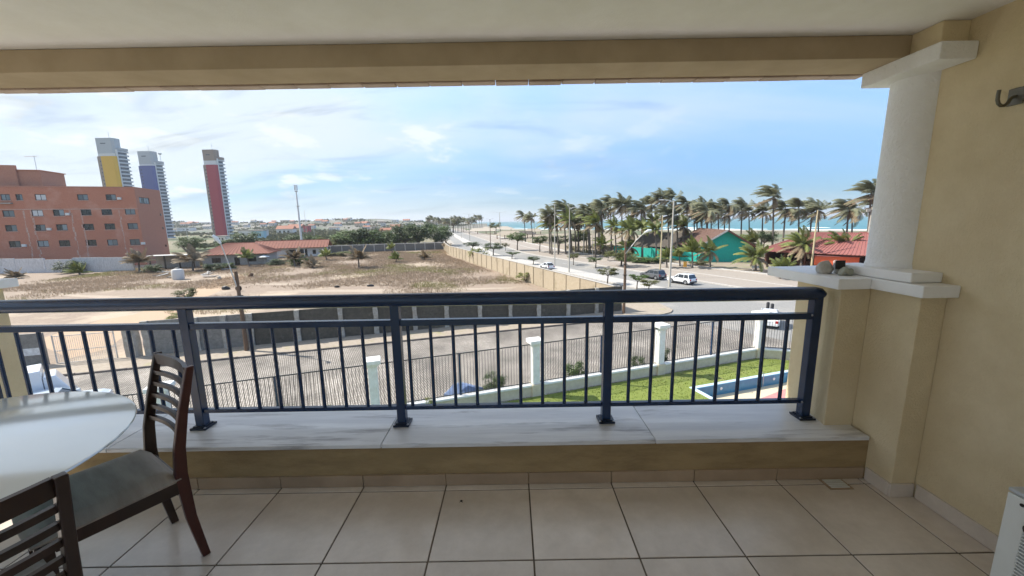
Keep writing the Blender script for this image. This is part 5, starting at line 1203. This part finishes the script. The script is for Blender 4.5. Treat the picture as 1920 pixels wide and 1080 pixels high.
# ------------------------------------------------------------------ vehicles
mm('car_white', (.72,.73,.74), .3, coat=.6); mm('car_grey', (.10,.105,.115), .3, coat=.6); mm('car_silver', (.45,.50,.54), .3, coat=.6); mm('car_glass', (.015,.018,.02), .06, spec=.8); mm('tyre', (.015,.015,.015), .9); mm('rim', (.35,.36,.37), .35, metal=.7); mm('lens_red', (.35,.01,.01), .25); mm('lens_clear', (.6,.62,.62), .15); mm('trim', (.02,.02,.022), .6)
def car(label, loc, rotz, paint, L_=4.25, Wd=1.82, H=1.68, suv=True, rails=True):
    t = thing('car', label, 'car', loc, rotz)              # nose towards +X
    hl, hw = L_/2, Wd/2; bz0, bz1 = .28, .98 if suv else .86
    wx = (hl-.85, -hl+.78); wr = .36 if suv else .32
    # lower body: side profile with wheel arches
    prof = [(-hl,bz0+.12)]
    for c in (wx[1], wx[0]):
        prof += [(c-wr-.07,bz0)] + [(c+(wr+.07)*math.cos(rad(a)), max(bz0, .33+(wr+.07)*math.sin(rad(a)))) for a in range(165,14,-25)] + [(c+wr+.07,bz0)]
    prof += [(hl-.05,bz0+.1),(hl,bz0+.3),(hl-.04,bz1-.16),(hl-.35,bz1-.02),(hl-1.15,bz1+.06),(-hl+.15,bz1+.05),(-hl+.02,bz1-.1)]
    n = len(prof); vs = []
    for yy_, ins in ((-hw,0),(hw,0)): vs += [(x_, yy_, z_) for x_, z_ in prof]
    MB().add(vs, [tuple(range(n))[::-1], tuple(range(n,2*n))] + [(i,(i+1)%n,n+(i+1)%n,n+i) for i in range(n)]).build('body', paint, t, bevel=.05, seg=2)
    # cabin: glass house with painted roof and pillars
    f0, f1, r0_, r1 = hl-1.25, hl-1.95, -hl+.12, -hl+.38 if suv else -hl+.85
    zb, zt = bz1+.03, H-.09; ti = .17
    def q(x_, s, top): return (x_, s*(hw-.06-(ti if top else 0)), zt if top else zb)
    MB().hexa([q(r0_,-1,0),q(f0,-1,0),q(f0,1,0),q(r0_,1,0),q(r1,-1,1),q(f1,-1,1),q(f1,1,1),q(r1,1,1)]).build('glass', M['car_glass'], t, bevel=.03)
    MB().hexa([(r1-.06,-hw+.21,zt-.02),(f1+.05,-hw+.21,zt-.02),(f1+.05,hw-.21,zt-.02),(r1-.06,hw-.21,zt-.02),(r1+.05,-hw+.27,H),(f1-.15,-hw+.27,H),(f1-.15,hw-.27,H),(r1+.05,hw-.27,H)]).build('roof', paint, t, bevel=.03)
    for s in (-1,1):
        for (xb, xt) in ((f0,f1),(.12,.05),(r0_+.12,r1+.08),(-.95,-.92)):
            MB().bar((xb,s*(hw-.055),zb-.02),(xt,s*(hw-.055-ti),zt),.11 if xb>f0-.1 or xb<-1 else .07,.05,(0,s,.2)).build('pillar', paint, t)
        if rails: MB().tube([(f1-.2,s*(hw-.3),H+.0),(f1-.35,s*(hw-.3),H+.06),(r1+.35,s*(hw-.3),H+.06),(r1+.2,s*(hw-.3),H)], .018, 6).build('roof_rail', M['trim'], t)
        MB().box(f0-.25,f0-.08,s*hw-.02 if s>0 else s*hw-.2,s*hw+.2 if s>0 else s*hw+.02,bz1+.08,bz1+.22).build('mirror', paint, t, bevel=.03)
        MB().box(hl-.22,hl-.015,s*hw*.62-.17,s*hw*.62+.17,bz1-.3,bz1-.14).build('headlight', M['lens_clear'], t, bevel=.03)
        MB().box(-hl-.012,-hl+.12,s*(hw-.20)-.13,s*(hw-.20)+.13,bz1-.32,bz1-.04).build('tail_light', M['lens_red'], t, bevel=.02)
        MB().box(wx[1]+wr+.1,wx[0]-wr-.1,s*hw-.012 if s>0 else s*hw-.02,s*hw+.02 if s>0 else s*hw+.012,bz0+.02,bz0+.16).build('side_skirt', M['trim'], t)
        for wc in wx:
            w = put('wheel', car_wheel[wr], t, (wc, s*(hw-.12), wr)); put('rim', car_rim[wr], w, (0, s*.105, 0))
            if s < 0: w.children[0].rotation_euler = (0,0,math.pi)
    MB().box(-hl-.03,-hl+.12,-hw+.08,hw-.08,bz0+.04,bz0+.30).build('bumper', M['trim'] if suv else paint, t, bevel=.03); MB().box(hl-.12,hl+.03,-hw+.08,hw-.08,bz0+.02,bz0+.22).build('bumper', M['trim'] if suv else paint, t, bevel=.03)
    MB().box(-hl-.036,-hl-.031,-.22,.22,bz0+.34,bz0+.46).build('number_plate', M['lens_clear'], t)
    return t
car_wheel = {}; car_rim = {}
for wr in (.36,.32):
    m = MB().lathe([(wr*.6,-.1),(wr*.94,-.1),(wr,-.06),(wr,.06),(wr*.94,.1),(wr*.6,.1)], 20); m.v = [(x,z,y) for x,y,z in m.v]; car_wheel[wr] = m.mesh('wheel', M['tyre'], smooth=True)
    m = MB().lathe([(wr*.62,-.03),(wr*.62,.0),(wr*.5,.01),(wr*.12,.0)], 10); m.v = [(x,z,y) for x,y,z in m.v]; car_rim[wr] = m.mesh('rim', M['rim'], smooth=True)
AVA = math.atan2(1, -.42)
car('white compact suv driving on the avenue behind a tall lamp post', (27.2,61.6,G+.012), AVA+rad(6), M['car_white'])
car('dark grey suv driving just ahead of the white one', (24.6,67.2,G+.012), AVA+rad(4), M['car_grey'], 4.4, 1.84, 1.66)
car('distant white car on the near lane beside the avenue wall', (7.6,83.5,G+.012), AVA, M['car_white'], 4.0, 1.7, 1.48, False, False)
car('white car parked beyond the garden fence corner', (24.9,36.7,G+.012), rad(55), M['car_white'], 4.1, 1.75, 1.55, False, True)
# small white van with lettering and a silver car, left, below the glass table
vp = thing('van', 'white box van with blue lettering parked below the left pillar', 'van', (-28.2,20.4,G), rad(48))
MB().box(-2.2,1.4,-.95,.95,.5,2.45).build('cargo_box', M['car_white'], vp, bevel=.05); MB().hexa([(1.42,-.9,.4),(2.7,-.85,.4),(2.7,.85,.4),(1.42,.9,.4),(1.42,-.85,2.0),(1.9,-.75,2.0),(1.9,.75,2.0),(1.42,.85,2.0)]).build('cab', M['car_white'], vp, bevel=.06)
MB().box(-2.2,2.5,-.8,.8,.3,.5).build('chassis', M['trim'], vp)
for x in (-1.4,1.9):
    for s in (-1,1): put('wheel', car_wheel[.36], vp, (x,s*.82,.36))
fc = bpy.data.curves.new('lettering', 'FONT'); fc.body = 'ene'; fc.size = .95; fc.extrude = .004; fc.align_x = 'CENTER'
mm('letter_blue', (.05,.09,.18), .6); fc.materials.append(M['letter_blue']); ft = bpy.data.objects.new('lettering_curve', fc); COL.objects.link(ft); bpy.context.view_layer.update(); fme = bpy.data.meshes.new_from_object(ft); bpy.data.objects.remove(ft); fo = put('lettering', fme, vp, (-.4,-.957,1.25)); fo.rotation_euler = (rad(90),0,0)
car('pale silver car parked beside the van below the table', (-25.4,20.4,G), rad(35), M['car_silver'], 4.0, 1.7, 1.46, False, False)
# ------------------------------------------------------------------ small things on the lot, street and promenade
mm('tarp', (.16,.22,.36), .8, (.11,.16,.28), 2, bump=.4, bscale=5, bdist=.05)
tp = rock('tarpaulin', None, (0,0,0), (1.5,.8,.75), 31, M['tarp']); p = fp(-2.6)+Vector((-FD.y,FD.x))*1.2; tp.location = (p.x,p.y,G+.3); tp.rotation_euler = (0,0,FA); tag(tp, 'blue-grey tarpaulin heap outside the fence', 'tarpaulin')
b = at_z(448,546,G); ty = tag(MB().lathe([(.30,-.1),(.42,-.1),(.46,0),(.42,.1),(.30,.1),(.30,-.1)], 22).build('tyre', M['tyre'], smooth=True), 'old tyre standing upright on the sandy lot', 'tyre'); ty.location = (b.x,b.y,G+.45); ty.rotation_euler = (rad(90),0,rad(20))
def chunk(px, pyb, s, mat, label, cat, seed):
    b = at_z(px,pyb,G); o = rock('rubble', None, (b.x,b.y,G+s[2]*.4), s, seed, mat); tag(o, label, cat)
chunk(424,543,(.75,.35,.45),M['trim'],'dark lump of junk left of the tyre','rubble',41); chunk(632,539,(.6,.3,.3),M['trim'],'dark block on the sand, left of two','rubble',42); chunk(695,537,(.65,.3,.3),M['trim'],'dark block on the sand, right of two','rubble',43)
chunk(470,519,(.55,.5,.7),M['wood_pole'],'brown stump on the dirt track','stump',44); chunk(412,524,(.5,.4,.5),M['pillar_concrete'],'pale stone on the dirt track','stone',45)
wb = at_z(335,524,G); wbo = thing('water_tank', 'white plastic tank standing on the lot by the scruffy palm', 'tank', (wb.x,wb.y,G)); MB().lathe([(.9,0),(1.0,.3),(1.0,1.7),(.85,2.0),(.3,2.15)], 18).build('body', M['far_white'], wbo, smooth=True); MB().lathe([(.32,2.15),(.32,2.3),(.1,2.34)], 14).build('lid', M['plaster_grey'], wbo)
jk = random.Random(9)
for i,(px,pyb) in enumerate(((300,518),(318,521),(385,515),(402,508),(430,506),(395,520),(312,512))):
    b = at_z(px,pyb,G); t = thing('plank_pile', ['junk pile of planks beside the tank, left','junk pile of planks beside the tank, nearest','pale planks lying behind the dirt track','planks stacked before the clay-roofed house','boards leaning near the house wall','broken boards at the start of the track','dark boards under the scruffy palm'][i], 'planks', (b.x,b.y,G), jk.uniform(0,3))
    for k in range(4): 
        o = MB().box(-jk.uniform(.8,1.6),jk.uniform(.8,1.6),-.12,.12,0,.08).build('plank', M[jk.choice(['far_white','wood_pole','plaster_grey','window_frame'])], t); o.location = (jk.uniform(-.4,.4),jk.uniform(-.5,.5),.09*k+.02); o.rotation_euler = (jk.uniform(-.1,.1),jk.uniform(-.2,.2),jk.uniform(-.6,.6))
for i,(px,pyb) in enumerate(((1439,582),(1447,585))):
    b = at_z(px,pyb,G); bo = thing('bollard', ['dark bollard beyond the fence corner, left of two','dark bollard beyond the fence corner, right of two'][i], 'bollard', (b.x,b.y,G)); MB().lathe([(.16,0),(.16,.85),(.10,.95)], 12).build('post', M['trim'], bo, smooth=True); MB().lathe([(.24,0),(.24,.06)], 12).build('base', M['kerb'], bo)
sgn = at_z(1284,505,G); sg = thing('sign', 'small yellow sign standing on the promenade behind the white car', 'sign', (sgn.x,sgn.y,G+.13)); mm('sign_yellow', (.65,.33,.05), .7); MB().box(-.35,.35,-.03,.03,.35,1.45).build('board', M['sign_yellow'], sg, bevel=.01); MB().tube([(0,.05,0),(0,.05,1.4)], .03, 6).build('post', M['steel'], sg)
tb2 = at_z(1419,507,G); bt = thing('bench', 'white bench by the whitewashed palm foot', 'bench', (tb2.x,tb2.y,G), rad(-20)); MB().box(-.9,.9,-.22,.22,.42,.48).build('seat', M['lime_white'], bt); MB().box(-.9,.9,.2,.25,.5,.9).build('backrest', M['lime_white'], bt)
for s in (-.7,.7): MB().box(s-.05,s+.05,-.2,.2,0,.419).build('leg', M['lime_white'], bt)

# =================================================================== HAZE
hz = bpy.data.materials.new('haze'); hz.use_nodes = True; nt = hz.node_tree; nt.nodes.clear()
vo = nt.nodes.new('ShaderNodeVolumePrincipled'); ou = nt.nodes.new('ShaderNodeOutputMaterial'); nt.links.new(vo.outputs[0], ou.inputs['Volume'])
vo.inputs['Color'].default_value = (.86,.90,.95,1); vo.inputs['Density'].default_value = 0.00016; vo.inputs['Anisotropy'].default_value = 0.2
hzo = kind(MB().box(-14500,20500,-1600,20500,G-3.2,140).build('haze', hz), 'stuff', 'thin sea haze')
